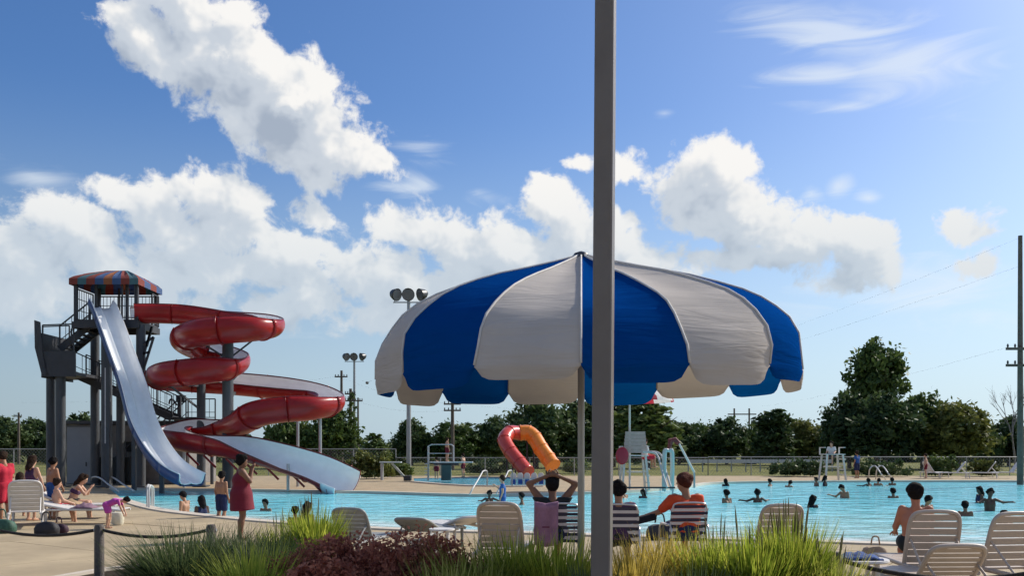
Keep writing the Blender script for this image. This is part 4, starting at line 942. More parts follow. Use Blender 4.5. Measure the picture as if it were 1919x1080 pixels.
# ------------------------------------------------------------------ loungers and chairs
m_resin = mat('resin_cream', (.47,.385,.315), .45, var=.08, scale=5)
m_resin_w = mat('resin_white', (.62,.59,.56), .45, var=.06, scale=5)
m_resin_g = mat('resin_grey', (.25,.25,.24), .5, var=.1, scale=5)
def lounger(name, label, loc, rz, m, back_ang, w=.64, slats=7, seat=True, group='plastic sun loungers', blen=.80):
    """head end at -y, foot at +y; backrest hinged at y=0 leaning to -y"""
    t = thing(name, label, 'sun lounger', loc, rz, group)
    sz = .34; ca, sa = math.cos(back_ang), math.sin(back_ang)
    def bk(x, s, n=0): return Vector((x, -s*ca-n*sa, sz+s*sa-n*ca))     # s along the backrest, n behind it
    # frame: rounded hoop
    hoop = [(-w/2,0),(-w/2,blen*.55),(-w/2*.97,blen*.8),(-w/2*.86,blen*.93),(-w/2*.6,blen*.99),(0,blen*1.005),(w/2*.6,blen*.99),(w/2*.86,blen*.93),(w/2*.97,blen*.8),(w/2,blen*.55),(w/2,0)]
    b = MB(); b.tube([bk(x, s) for x, s in smooth2(hoop, 3)], .026, 8); b.build('back_frame', m, t, smooth=50)
    for i in range(slats):
        s0, s1 = blen*(.05+.92*i/slats), blen*(.05+.92*(i+1)/slats)-.014
        ww = lambda s: (w/2-.012)*(1 if s < blen*.7 else max(.55, 1-((s/blen-.7)/.33)**2*.42))
        b = MB(); T_ = .012
        b.add([bk(-ww(s0),s0,T_), bk(ww(s0),s0,T_), bk(ww(s1),s1,T_), bk(-ww(s1),s1,T_), bk(-ww(s0),s0,-T_), bk(ww(s0),s0,-T_), bk(ww(s1),s1,-T_), bk(-ww(s1),s1,-T_)],
              [(0,3,2,1),(4,5,6,7),(0,1,5,4),(1,2,6,5),(2,3,7,6),(3,0,4,7)]); b.build('back_slat', m, t)
    if seat:
        L_ = 1.15
        for s in (-1,1): b = MB(); b.tube([(s*w/2,-.62,sz-.01),(s*w/2,0,sz),(s*w/2,L_*.8,sz),(s*w/2,L_,sz-.03)], .028, 8); b.build('side_rail', m, t, smooth=50)
        for i in range(8): b = MB(); y0, y1 = L_*i/8, L_*(i+1)/8-.014; b.box((0,(y0+y1)/2,sz), (w-.03,y1-y0,.024)); b.build('seat_slat', m, t)
        for x in (-1,1):
            for y in (-.5,L_*.85): b = MB(); b.tube([(x*w/2,y,sz),(x*(w/2+.015),y-.03,.0)], [.03,.024], 8); b.build('leg', m, t, smooth=50)
        for x in (-1,1): b = MB(); b.tube([bk(x*w*.45,blen*.5,.02), (x*w*.45,-.52,sz-.02)], .014, 6); b.build('prop_bar', m, t)
    return t
def smooth2(pts, n): return [(p.x, p.y) for p in smooth_path([Vector((a, b_, 0)) for a, b_ in pts], n)]
def lounge_at(px, py_top, D, m, label, ang=62, rz=0, w=.64, blen=.80):
    top = blen*math.sin(R(ang))+.34
    x = W(px,0,D).x; z = 0
    return lounger('sun_lounger', label, (x, D+blen*math.cos(R(ang)), 0), rz, m, R(ang), w=w, blen=blen)
# backs turned to the viewer; the rest of each lounger reaches towards the pool
lounge_at(1757, 960, 10.3, m_resin, 'cream lounger with tall upright slatted back beside the bare backed man', 72, R(-4), w=.58, blen=.68)
lounge_at(1798, 1022, 8.9, m_resin, 'cream lounger with lowered back, nearest of all at lower right', 50, R(2), w=.58, blen=.52)
lounge_at(1903, 962, 10.0, m_resin, 'cream upright lounger cut by the right edge of the picture', 72, R(8), w=.58, blen=.68)
lounge_at(1466, 958, 11.6, m_resin, 'cream rounded lounger back behind the bright green grass', 66, R(3), w=.56, blen=.70)
lounge_at(941, 966, 11.8, m_resin, 'tan lounger back in front of the pool left of the black shirt sitter', 62, R(-9), w=.58, blen=.74)
lounge_at(660, 960, 13.2, m_resin_g, 'grey slatted lounger back behind the burgundy shrub', 60, R(-14), w=.54, blen=.56)
lounge_at(790, 988, 14.2, m_resin_g, 'low grey lounger with its back nearly flat behind the burgundy shrub', 20, R(-16), w=.60, blen=.76)
lounge_at(850, 1000, 15.4, m_resin_w, 'white lounger partly hidden behind the tip of the burgundy shrub', 14, R(30), w=.56)
# loungers of the group on the left
lg = [(50,19.6,75,'near white lounger with tall back at the left edge, seen from behind',58,R(25)),
      (132,22.2,0,'white lounger on which the dark haired girl sits',24,R(-80)),
      (140,20.6,0,'low white lounger left of the child in pink',12,R(-84))]
for px, D, _, lab, ang, rz in lg:
    lounger('sun_lounger', lab, (W(px,0,D).x, D, 0), rz, m_resin_w, R(ang), blen=.82)
# far loungers
for px, D, rz, lab in ((1793,54,R(70),'far white lounger with raised back beside the rounded shrub'),(1850,54,R(60),'far white lounger with dark towel near the right edge'),(1895,55,R(80),'farthest right lounger beyond the pool'),(1745,55,R(-80),'far low lounger behind the pool right of the big tree')):
    lounger('sun_lounger', lab, (W(px,0,D).x, D, 0), rz, m_resin_w, R(56), slats=4, w=.62)
# striped strap chairs
m_navy = mat('navy_strap', (.018,.02,.055), .5, var=.1); m_strap = mat('white_strap', (.60,.56,.58), .5, var=.06)
m_alu = mat('aluminium_tube', (.55,.55,.56), .3, .7, var=.08)
def strap_chair(label, loc, rz, w=.54):
    t = thing('strap_chair', label, 'chair', loc, rz, 'striped strap chairs')
    sz, bh = .40, .56; lean = .16
    for s in (-1,1):
        x = s*w/2
        b = MB(); b.tube(smooth_path([Vector(p) for p in ((x,.50,0),(x,.47,sz+.02),(x,.40,sz+.22),(x,.05,sz+.23),(x,-.14,sz+.2),(x,-.30,0))], 4), .013, 8); b.build('arm_frame', m_alu, t, smooth=50)
        b = MB(); b.box((x,.18,sz+.245), (.05,.34,.02)); b.build('armrest', m_resin_w, t, bevel=.005)
    hoop = [(-w/2+.02,0),(-w/2+.02,bh*.6),(-w/2+.03,bh*.9),(-w/2+.10,bh),(w/2-.10,bh),(w/2-.03,bh*.9),(w/2-.02,bh*.6),(w/2-.02,0)]
    b = MB(); b.tube([Vector((x, -lean*s/bh, sz+s)) for x, s in smooth2(hoop, 3)], .013, 8); b.build('back_frame', m_alu, t, smooth=50)
    b = MB(); b.tube([(-w/2+.02,0,sz),(-w/2+.02,.47,sz),(w/2-.02,.47,sz),(w/2-.02,0,sz)], .013, 8); b.build('seat_frame', m_alu, t, smooth=50)
    n = 11
    for i in range(n):
        s0, s1 = bh*(.02+.94*i/n), bh*(.02+.94*(i+1)/n)-.006; o_ = -.017
        q = w/2-.004 if i < n-1 else w/2-.05
        b = MB(); P = []
        for s in (s0, s1): P += [(-q, -lean*s/bh+.012, sz+s), (-q, -lean*s/bh+o_, sz+s), (q, -lean*s/bh+o_, sz+s), (q, -lean*s/bh+.012, sz+s)]
        b.add(P, [(0,4,5,1),(1,5,6,2),(2,6,7,3)]); b.build('back_strap', m_navy if i % 2 == 0 else m_strap, t)
    for i in range(8): b = MB(); b.box((0,.03+.055*i,sz+.015), (w-.02,.046,.004)); b.build('seat_strap', m_navy if i % 2 == 0 else m_strap, t)
    return t
CH1 = (W(1049,0,12.4).x, 12.4, 0); CH2 = (W(1160,0,12.2).x, 12.2, 0); CH3 = (W(1287,0,12.6).x, 12.6, 0)
strap_chair('striped strap chair under the black shirt sitter', CH1, R(4)); strap_chair('striped strap chair half hidden by the big grey pole', CH2, R(-4)); strap_chair('striped strap chair under the man in the orange shirt', CH3, R(6))
# lilac towel over the left chair
def cloth(name, label, cat, rows, m, solid=.012):
    P0 = rows[0][0]; b = MB(); b.grid([[p-P0 for p in r] for r in rows]); o = b.build(name, m, smooth=True, solid=solid); o.location = P0; return tag(o, label, cat)
m_lilac = mat('lilac_towel', (.30,.16,.25), .95, var=.2, scale=6, bump=.5)
rows = []
for i in range(9):
    z = .40+.60*i/8; row = []
    for j in range(9):
        x = lerp(-.02, .40, j/8); row.append(Vector((W(1003,0,12.2).x+x*.78, 12.2-.02-.14*(z-.4)/.6+.02*math.sin(j*1.9), z-.15*(1-abs(j/4-1))*.2)))
    rows.append(row)
rows.append([p+Vector((0,.07,.0)) for p in rows[-1]]); rows.append([p+Vector((0,.03,-.3)) for p in rows[-1]])
lt = cloth('towel', 'lilac towel hanging over the striped chair back', 'towel', rows, m_lilac)
b = MB(); b.box((0,0,0), (.10,.012,.018)); o = b.build('woven_mark', mat('plum', (.12,.02,.05), .9), lt); o.location = Vector((W(1023,0,12.0).x, 12.0, .66))-lt.location
# side table with dark blue towel, white bag
def side_table(loc, label, r=.30, h=.42):
    t = thing('side_table', label, 'table', loc, 0)
    b = MB(); n = 28; b.tube([(0,0,h-.03),(0,0,h-.02),(0,0,h)], [r*.96,r,r*.98], n); b.build('table_top', m_resin_w, t, smooth=40)
    for a in (45,135,225,315): x, y = math.cos(R(a))*r*.6, math.sin(R(a))*r*.6; b = MB(); b.tube([(x,y,h-.03),(x*1.25,y*1.25,0)], [.03,.022], 8); b.build('leg', m_resin_w, t, smooth=40)
    return t
ST = W(1612,0,9.6); side_table((ST.x, 9.6, 0), 'round white side table holding a dark blue towel', .30, W(0,1048,9.6).z)
tz = W(0,1048,9.6).z
rows = []
for i in range(10):
    row = []
    for j in range(14):
        u, v = j/13-.5, i/9-.5; row.append(Vector((ST.x-.04+u*.44, 9.58+v*.34, tz+.012+.055*max(0, (1-(2*u)**2))*max(0, (1-(2*v)**2))+.018*math.sin(u*19+v*7)*math.cos(v*13))))
    rows.append(row)
cloth('beach_towel', 'crumpled dark blue towel on the round white side table', 'towel', rows, mat('navy_towel', (.012,.02,.09), .95, var=.5, scale=9, bump=.6, tint=(.05,.10,.26)))
# small white side table at centre and flip-flops
side_table((W(828,0,13.6).x, 13.6, 0), 'small white side table behind the tip of the burgundy shrub', .2, .5)
# ------------------------------------------------------------------ bags and things by the left loungers
def bag(loc, s, m, label, name='bag', straps=True):
    t = thing(name, label, 'bag', loc, 0); b = MB(); rows = []
    for k, (z, q) in enumerate(((0,.8),(.12,1),(.5,1.02),(.85,.85),(1,.55))):
        rows.append([Vector((math.copysign(abs(math.cos(a))**.55, math.cos(a))*s*.55*q, math.copysign(abs(math.sin(a))**.55, math.sin(a))*s*.3*q, z*s*.6+.03*s*math.sin(2*a+k)*(k > 1))) for a in [2*math.pi*i/14 for i in range(14)]])
    b.grid(rows, closed=True); b.add(rows[-1], [tuple(range(14))]); b.build('body', m, t, smooth=True)
    if straps: b = MB(); b.tube(smooth_path([Vector((-.2*s,-.1*s,.7*s)), Vector((-.12*s,-.1*s,1.05*s)), Vector((.12*s,-.1*s,1.05*s)), Vector((.2*s,-.1*s,.7*s))], 5), .02*s+.006, 6); b.build('strap', m, t, smooth=True)
    return t
bag(G(88,1003), .42, mat('black_bag', (.015,.015,.02), .7), 'black bag on the ground below the left loungers')
bag(G(112,1000), .30, mat('plum_bag', (.04,.015,.03), .8), 'dark plum bag beside the black bag')
bag(G(1236,1012)+Vector((0,0,0)), .46, mat('grey_pack', (.035,.035,.04), .8), 'dark grey rounded backpack left of the striped chair of the man in orange', 'backpack')
bag(G(1668,1063)+Vector((.1,.8,0)), .34, mat('tan_bag', (.30,.22,.15), .8), 'tan bag standing between the side table and lounger')
b = MB(); b.tube([(0,0,0),(0,0,.04),(0,0,.27),(0,0,.29)], [.10,.12,.15,.14], 16); o = b.build('bucket', mat('cream_plastic', (.62,.58,.45), .5), smooth=40); o.location = G(221,985); tag(o, 'cream toy bucket in front of the child in pink', 'bucket')
# towels heaped on the left loungers
def heap(loc, w, d, h, m, label):
    rows = []
    for i in range(9):
        rows.append([Vector((loc[0]+(j/10-.5)*w, loc[1]+(i/8-.5)*d, loc[2]+h*max(0,1-(2*j/10-1)**2)*max(0,1-(2*i/8-1)**2)*(1+.35*math.sin(j*2.1+i*1.3))+.006)) for j in range(11)])
    cloth('towel', label, 'towel', rows, m)
heap((W(120,0,22).x, 22, .37), .9, .5, .12, mat('tan_towel', (.35,.24,.14), .95, var=.2), 'tan towel spread on the lounger of the dark haired girl')
heap((W(160,0,20.5).x, 20.5, .37), .5, .45, .10, mat('mauve_towel', (.22,.13,.17), .95, var=.2), 'mauve towel behind the child in pink')
# shade cloth bundle (clear plastic bag of toys) in front of the left lounger
bag(G(6,1000), .45, mat('green_mesh_bag', (.03,.09,.06), .7, var=.4, scale=12), 'dark green beach bag on the ground at the left edge')
# ------------------------------------------------------------------ lifeguard chairs
m_paint = mat('guard_white', (.62,.60,.56), .6); m_pinkish = mat('guard_back', (.46,.33,.29), .7, var=.1)
def guard_chair(px, D, label, back=True, canopy=False, name='lifeguard_chair'):
    t = thing(name, label, 'lifeguard chair', (W(px,0,D).x, D, 0), 0, 'lifeguard chairs'); sz = 1.45
    for x in (-.5,.5):
        for y in (-.45,.5): b = MB(); b.beam((x*1.15,y*1.2,-.02), (x*.9,y*.9,sz), .09); b.build('leg', m_paint, t)
    for i in range(4): b = MB(); b.box((0,-.36+.26*i,sz+.03), (1.15,.23,.05)); b.build('seat_board', m_paint, t)
    if back:
        for i in range(6): b = MB(); w = lerp(1.02,.86,i/5); b.box((0,-.42,sz+.22+i*.155), (w,.04,.148)); b.build('back_board', m_pinkish, t)
    for x in (-.56,.56): b = MB(); b.beam((x,-.4,sz+.42), (x,.5,sz+.42), .08, .05); b.beam((x,.48,sz), (x,.48,sz+.42), .07); b.build('armrest', m_paint, t)
    for i in range(4): b = MB(); b.box((.62,.1,.3+.3*i), (.06,.9,.06)); b.build('rung', m_paint, t)
    b = MB(); b.box((.25,.75,.75), (.9,.45,.06)); b.build('foot_rest', m_paint, t)
    return t
guard_chair(1188, 38.6, 'pale lifeguard chair with wide plank back under the red and white umbrella')
guard_chair(1560, 51, 'far lifeguard stand beyond the pool on the right', back=False)
# red and white umbrella over the guard
gu = thing('guard_umbrella', 'red and white umbrella over the lifeguard chair behind the blue one', 'umbrella', (W(1180,0,38.4).x, 38.4, 0))
gz0 = W(0,746,38.4).z; m_rp = mat('red_cloth', (.42,.03,.05), .8, transl=.35); m_wp = mat('white_cloth', (.68,.64,.62), .8, transl=.3)
b = MB(); b.tube([(0,0,0),(0,0,gz0+.75)], .045, 10); b.build('pole', m_paint, gu, smooth=40)
for i in range(10):
    a, c = 2*math.pi*i/10+.2, 2*math.pi*(i+1)/10+.2; rows = []
    for r, z in ((.05,.78),(.8,.55),(1.5,.22),(1.85,-.02),(1.9,-.18)): rows.append([Vector((math.cos(lerp(a,c,j/4))*r, math.sin(lerp(a,c,j/4))*r, gz0+z)) for j in range(5)])
    b = MB(); b.grid(rows); b.build('canopy_panel', m_rp if i % 2 else m_wp, gu, smooth=True)
# rescue tube and reaching pole
b = MB(); b.ball((0,0,0), (.28,.12,.38), 14, 10); o = b.build('rescue_tube', mat('rescue_red', (.36,.02,.04), .5), smooth=True); o.location = W(1166,855,37.9); tag(o, 'dark red rescue float hanging left of the lifeguard chair', 'rescue float')
rpz = thing('reaching_pole', 'slanting pale rescue pole with dark red head behind the man in orange', 'rescue pole', W(1301,886,40))
d_ = W(1267,822,40)-W(1301,886,40); b = MB(); b.tube([Vector((0,0,-.0)), d_*.86], .05, 8); b.build('shaft', m_paint, rpz, smooth=40)
b = MB(); b.tube([d_*.84, d_*.92+Vector((-.12,0,.05)), d_+Vector((-.25,0,-.1)), d_*.9+Vector((-.4,0,-.35))], [.1,.13,.13,.08], 8); b.build('hook_head', mat('dark_red', (.14,.03,.03), .7), rpz, smooth=40)
b = MB(); b.beam((0,0,-.02), Vector((0,0,-(W(1301,886,40).z))), .08); b.build('stand', m_galv, rpz)
# low rail platform by the guard chair
lr = thing('shallow_rail', 'low dark rail in the water in front of the lifeguard chair', 'rail', (W(1210,0,36.2).x, 36.2, -.1))
b = MB(); b.beam((-1.2,0,.28), (1.2,0,.28), .07); b.build('rail', m_steel, lr)
for x in (-1.1,0,1.1): b = MB(); b.beam((x,0,-.6), (x,0,.26), .06); b.build('post', m_galv, lr)
# row of white chairs with blue towels beyond the pool
for i, px in enumerate((962,975,988,1001,1014)):
    t = thing('deck_chair', ['white chair with blue towel, leftmost in the far row','white chair with blue towel, second in the far row','white chair with blue towel, middle of the far row','white chair with blue towel, fourth in the far row','white chair with blue towel, rightmost in the far row'][i], 'chair', (W(px,0,43).x, 43, 0), R(180), 'far row of white chairs', .62)
    b = MB(); b.box((0,0,.42), (.42,.45,.05)); b.build('seat', m_resin_w, t)
    b = MB(); b.tube([(-.2,-.2,.42),(-.2,-.3,.85),(-.1,-.31,.95),(.1,-.31,.95),(.2,-.3,.85),(.2,-.2,.42)], .03, 6); b.box((0,-.26,.72),(.36,.03,.42)); b.build('back', m_resin_w, t)
    for x in (-.18,.18):
        for y in (-.18,.18): b = MB(); b.beam((x,y,0),(x,y,.42),.04); b.build('leg', m_resin_w, t)
    b = MB(); b.box((0,.02,.46),(.36,.44,.02)); b.box((0,.24,.28),(.34,.02,.34)); o = b.build('beach_towel', mat('blue_towel', (.02,.06,.28), .9)); o.location = t.location; o.rotation_euler = t.rotation_euler; o.scale = t.scale; tag(o, ['blue towel on the leftmost far white chair','blue towel on the second far white chair','blue towel on the middle far white chair','blue towel on the fourth far white chair','blue towel on the rightmost far white chair'][i], 'towel', 'blue towels on the far chairs')
# flood lamp on the stair landing
fl = thing('flood_lamp_post', 'small dark post with lamp heads behind the white slide', 'lamp post', (W(335,0,46).x, 46, 0))
b = MB(); b.tube([(0,0,0),(0,0,W(0,752,46).z)], .07, 8); b.build('post', m_steel, fl)
b = MB(); b.box((.12,0,W(0,748,46).z),(.42,.3,.36)); b.build('lamp_head', m_lamp, fl); b = MB(); b.tube(smooth_path([Vector((-.1,0,W(0,760,46).z)),Vector((-.3,0,W(0,750,46).z)),Vector((-.45,0,W(0,750,46).z)),Vector((-.5,0,W(0,758,46).z))],4), .05, 6); b.build('bracket', m_steel, fl)
# ------------------------------------------------------------------ foreground planting
MG = {'dark': mat_leaf('blade_dark', (.022,.042,.018), (.055,.085,.034), (.14,.17,.065), .45),
      'green': mat_leaf('blade_green', (.075,.12,.014), (.22,.30,.03), (.50,.52,.08), .62),
      'gold': mat_leaf('blade_gold', (.15,.115,.02), (.36,.27,.045), (.58,.45,.11), .6),
      'pale': mat_leaf('blade_pale', (.10,.13,.02), (.28,.32,.05), (.55,.52,.17), .6)}
def blades(name, n, h, spread, width, bend, m, foot=.12):
    """n curved tapering blades; one mesh"""
    ang = np.random.rand(n)*2*np.pi; r0 = np.sqrt(np.random.rand(n))*foot; hh = h*np.random.uniform(.55, 1.08, n); out = spread*np.random.rand(n)**.7
    bx, by = np.cos(ang)*r0, np.sin(ang)*r0; a2 = ang+np.random.normal(0, .5, n); dx, dy = np.cos(a2), np.sin(a2); bd = bend*np.random.rand(n)
    K = 5; V = np.empty((n, K*2, 3)); sx, sy = -dy, dx; w = width*np.random.uniform(.6, 1.2, n); tw = np.random.uniform(-.6, .6, n)
    sx2, sy2 = sx*np.cos(tw)-dx*np.sin(tw), sy*np.cos(tw)-dy*np.sin(tw)
    for k in range(K):
        t = k/(K-1); o = out*t**1.6+0*t; z = hh*(t-bd*t**3*.55)
        ww = w*(1-t**2.2)*.5+.0006
        V[:, 2*k, 0] = bx+dx*o-sx2*ww; V[:, 2*k, 1] = by+dy*o-sy2*ww; V[:, 2*k, 2] = z
        V[:, 2*k+1, 0] = bx+dx*o+sx2*ww; V[:, 2*k+1, 1] = by+dy*o+sy2*ww; V[:, 2*k+1, 2] = z
    base = (np.arange(n)*K*2)[:, None, None]; q = np.array([[2*k, 2*k+1, 2*k+3, 2*k+2] for k in range(K-1)])[None]
    F_ = (base+q).reshape(-1, 4); me = bpy.data.meshes.new(name)
    me.vertices.add(n*K*2); me.vertices.foreach_set('co', V.ravel()); me.loops.add(F_.size); me.loops.foreach_set('vertex_index', F_.ravel().astype(np.int32))
    me.polygons.add(len(F_)); me.polygons.foreach_set('loop_start', np.arange(0, F_.size, 4, dtype=np.int32)); me.polygons.foreach_set('loop_total', np.full(len(F_), 4, dtype=np.int32))
    tone = np.repeat(np.random.rand(n)*.8, K*2)+np.tile(np.repeat(np.linspace(0, .2, K), 2), n)
    at = me.attributes.new('tone', 'FLOAT', 'POINT'); at.data.foreach_set('value', tone.astype(np.float32)); me.update(calc_edges=True); me.materials.append(m); return me
def clump(px, D, top, wpx, kind, label, n=1300, width=.010, plumes=0, bend=1.0):
    h = (W(0, top+2, D).z-.05); sp = wpx*D/F*.5
    t = thing('grass_clump', label, 'grass clump', (W(px,0,D).x, D, .05), 0, 'ornamental grasses in the bed')
    o = bpy.data.objects.new('blades', blades('blades', int(n*2.0), h*1.0, sp*1.15, width*1.55, bend, MG[kind], foot=sp*.45)); C.objects.link(o); o.parent = t; o['kind'] = 'stuff'
    if plumes:
        b = MB()
        for i in range(plumes):
            a = random.random()*6.28; L_ = h*random.uniform(.95, 1.18); r = sp*random.uniform(.1, .6); e = Vector((math.cos(a)*r, math.sin(a)*r, L_)); b.tube([Vector((e.x*.3, e.y*.3, 0)), e*.8, e*.88, e*.95, e], [.002, .002, .006, .005, .001], 5)
        b.build('seed_heads', mat('seed_head', (.24,.22,.10), .9, var=.3, transl=.3), t)
clump(350, 8.6, 985, 230, 'dark', 'wide dark fountain grass clump at lower left around the rope post', 2300, .010)
clump(440, 9.2, 985, 180, 'dark', 'dark fountain grass clump below the woman in red', 1700, .010)
clump(505, 8.4, 992, 150, 'dark', 'dark grass clump left of the burgundy shrub', 1500, .010)
clump(475, 7.4, 1010, 170, 'green', 'half shaded green grass in front at lower left', 900, .012)
clump(590, 10.2, 948, 110, 'green', 'bright green upright grass left of the grey lounger', 1500, .013, 14, .7)
clump(525, 10.4, 972, 80, 'green', 'thin green grass between the woman in red and the swimmers', 500, .010, 8, .8)
clump(900, 7.0, 1006, 180, 'pale', 'yellow green grass right of the burgundy shrub', 1300, .013, 0, 1.2)
clump(975, 7.3, 994, 160, 'green', 'bright yellow green grass below the tan lounger', 1400, .014, 0, .9)
clump(1050, 7.0, 1002, 160, 'green', 'shaded green grass at the foot of the umbrella pole', 1300, .013, 0, .9)
clump(838, 6.4, 1036, 140, 'pale', 'low arching pale grass in front of the burgundy shrub', 700, .013, 0, 1.3)
clump(1190, 6.8, 1000, 150, 'gold', 'dry golden grass just right of the big grey pole', 1400, .011, 0, 1.1)
clump(1262, 7.2, 992, 160, 'gold', 'golden green grass below the man in orange', 1500, .012, 0, 1.0)
clump(1340, 7.0, 995, 160, 'green', 'bright green grass right of the golden grass', 1700, .013, 6, .8)
clump(1410, 6.8, 988, 150, 'green', 'lush green grass in front of the rounded cream lounger', 1700, .013, 8, .7)
clump(1480, 7.0, 972, 140, 'green', 'tallest green grass on the right with seed heads', 1700, .013, 26, .6)
clump(1550, 6.9, 1020, 130, 'pale', 'pale green low grass beside the side table', 1200, .012, 6, 1.0)
clump(1300, 6.3, 1045, 160, 'dark', 'shaded dark grass in front on the right', 900, .012)
clump(1110, 6.2, 1045, 120, 'dark', 'dark low grass at the foot of the big grey pole', 900, .012)
# burgundy barberry shrubs
m_barb = mat_leaf('barberry_leaf', (.14,.048,.036), (.38,.13,.09), (.62,.27,.18), .5)
def barberry(px, D, top, wpx, label, n=24000):
    h = W(0, top, D).z-.05; w = wpx*D/F/2; t = thing('barberry_shrub', label, 'shrub', (W(px,0,D).x, D, .05), 0, 'burgundy shrubs')
    lb = [(x*w, y*w*.5, h*zz, w*.42, w*.4, h*.42) for x, y, zz in ((-.55,0,.5),(-.2,.2,.58),(.15,-.1,.6),(.5,.1,.52),(0,.3,.45),(-.4,-.3,.4),(.4,-.3,.42),(.75,0,.42),(-.75,.1,.38))]
    o = bpy.data.objects.new('foliage', crown_mesh('foliage', lb, n, .021, m_barb, clumps=700)); C.objects.link(o); o.parent = t; o['kind'] = 'stuff'
    b = MB()
    for i in range(60):
        a = random.random()*6.28; r = random.random()**.5; e = Vector((math.cos(a)*r*w*.95, math.sin(a)*r*w*.5, h*random.uniform(.75,1.08)*(1-.35*r*r))); b.tube([Vector((e.x*.2,e.y*.2,0)), e*.55+Vector((0,0,.05)), e], [.006,.004,.0015], 4)
    b.build('stems', mat('barberry_stem', (.06,.025,.02), .8), t)
barberry(640, 7.6, 1000, 250, 'burgundy barberry shrub at bottom centre left, left half')
barberry(775, 7.3, 996, 260, 'burgundy barberry shrub at bottom centre left, right half')
barberry(600, 6.6, 1040, 160, 'low dark burgundy shrub in front of the dark grass')
# ------------------------------------------------------------------ people
def net(field, org, h):
    """surface of field < 0 on a regular grid (surface nets): vertices, quads"""
    s = field < 0; nx, ny, nz = field.shape
    c = np.zeros((nx-1, ny-1, nz-1), np.int8)
    for dx in (0,1):
        for dy in (0,1):
            for dz in (0,1): c += s[dx:nx-1+dx, dy:ny-1+dy, dz:nz-1+dz]
    act = (c > 0) & (c < 8); idx = -np.ones(act.shape, np.int64); ii = np.argwhere(act); idx[act] = np.arange(len(ii))
    pos = np.zeros((len(ii), 3)); cnt = np.zeros(len(ii))
    cor = [(a, b, d) for a in (0,1) for b in (0,1) for d in (0,1)]
    for a in cor:
        for ax in range(3):
            if a[ax]: continue
            b = list(a); b[ax] = 1
            fa = field[ii[:,0]+a[0], ii[:,1]+a[1], ii[:,2]+a[2]]; fb = field[ii[:,0]+b[0], ii[:,1]+b[1], ii[:,2]+b[2]]
            m = (fa < 0) != (fb < 0); t = np.where(m, fa/np.where(m, fa-fb, 1), 0)
            p = np.tile(np.array(a, float), (len(ii), 1)); p[:, ax] += t; pos += p*m[:, None]; cnt += m
    V = (ii+pos/cnt[:, None])*h+org; Q = []
    for ax in range(3):
        o = [(1,2),(0,2),(0,1)][ax]
        sl0 = [slice(1, n-1) for n in field.shape]; sl1 = list(sl0); sl0[ax] = slice(0, field.shape[ax]-1); sl1[ax] = slice(1, field.shape[ax])
        a, b = s[tuple(sl0)], s[tuple(sl1)]
        for flip, m in ((0, a & ~b), (1, ~a & b)):
            e = np.argwhere(m)
            if not len(e): continue
            e = e.copy(); 
            for k in range(3):
                if k != ax: e[:, k] += 1
            q = []
            for (u, v) in ((-1,-1),(0,-1),(0,0),(-1,0)):
                d = e.copy(); d[:, o[0]] += u; d[:, o[1]] += v; q.append(idx[d[:,0], d[:,1], d[:,2]])
            q = np.stack(q, 1); 
            if (flip == 1) != (ax == 1): q = q[:, ::-1]
            Q.append(q)
    return V, np.concatenate(Q)
class Blob:
    """smooth union of tapered limbs and ellipsoids"""
    def __init__(s): s.p = []
    def cone(s, a, b, ra, rb, k=.03): s.p.append(('c', np.array(a, float), np.array(b, float), ra, rb, k)); return s
    def ell(s, c, r, M=None, k=.03): s.p.append(('e', np.array(c, float), np.array(r, float), np.eye(3) if M is None else np.array(M), 0, k)); return s
    def mesh(s, h, inflate=0, clips=(), name='body'):
        lo = np.min([np.minimum(p[1], p[2] if p[0] == 'c' else p[1])-(max(p[3], p[4]) if p[0] == 'c' else p[2].max()) for p in s.p], 0)-.05-inflate
        hi = np.max([np.maximum(p[1], p[2] if p[0] == 'c' else p[1])+(max(p[3], p[4]) if p[0] == 'c' else p[2].max()) for p in s.p], 0)+.05+inflate
        n = np.ceil((hi-lo)/h).astype(int)+1; f = np.full(n, 1.0)
        for p in s.p:
            if p[0] == 'c': l = np.minimum(p[1], p[2])-max(p[3], p[4]); u = np.maximum(p[1], p[2])+max(p[3], p[4])
            else: l = p[1]-p[2].max(); u = p[1]+p[2].max()
            i0 = np.clip(np.floor((l-.09-inflate-lo)/h).astype(int), 0, n); i1 = np.clip(np.ceil((u+.09+inflate-lo)/h).astype(int)+1, 0, n)
            X = np.stack(np.meshgrid(*[lo[k]+h*np.arange(i0[k], i1[k]) for k in range(3)], indexing='ij'), -1)
            if p[0] == 'c':
                a, b, ra, rb = p[1:5]; d = b-a; t = np.clip(((X-a) @ d)/max(1e-9, d @ d), 0, 1); g = np.linalg.norm(X-a-t[..., None]*d, axis=-1)-(ra+(rb-ra)*t)
            else:
                Y = (X-p[1]) @ p[3]; q = np.linalg.norm(Y/p[2], axis=-1); g = (q-1)*p[2].min()
            g = g-inflate; sl = tuple(slice(i0[k], i1[k]) for k in range(3)); o = f[sl]; k = p[5]
            hh = np.clip(.5+.5*(o-g)/k, 0, 1); f[sl] = o*(1-hh)+g*hh-k*hh*(1-hh)
        if clips:
            X = np.stack(np.meshgrid(*[lo[k]+h*np.arange(n[k]) for k in range(3)], indexing='ij'), -1)
            for (pt, nn) in clips: f = np.maximum(f, (X-np.array(pt)) @ np.array(nn))
        f[0] = f[-1] = 1; f[:, 0] = f[:, -1] = 1; f[:, :, 0] = f[:, :, -1] = 1
        V, Q = net(f, lo, h); me = bpy.data.meshes.new(name); me.from_pydata(V.tolist(), [], Q.tolist()); me.polygons.foreach_set('use_smooth', [True]*len(Q)); me.update(); return me
def U(v): v = np.array(v, float); return v/np.linalg.norm(v)
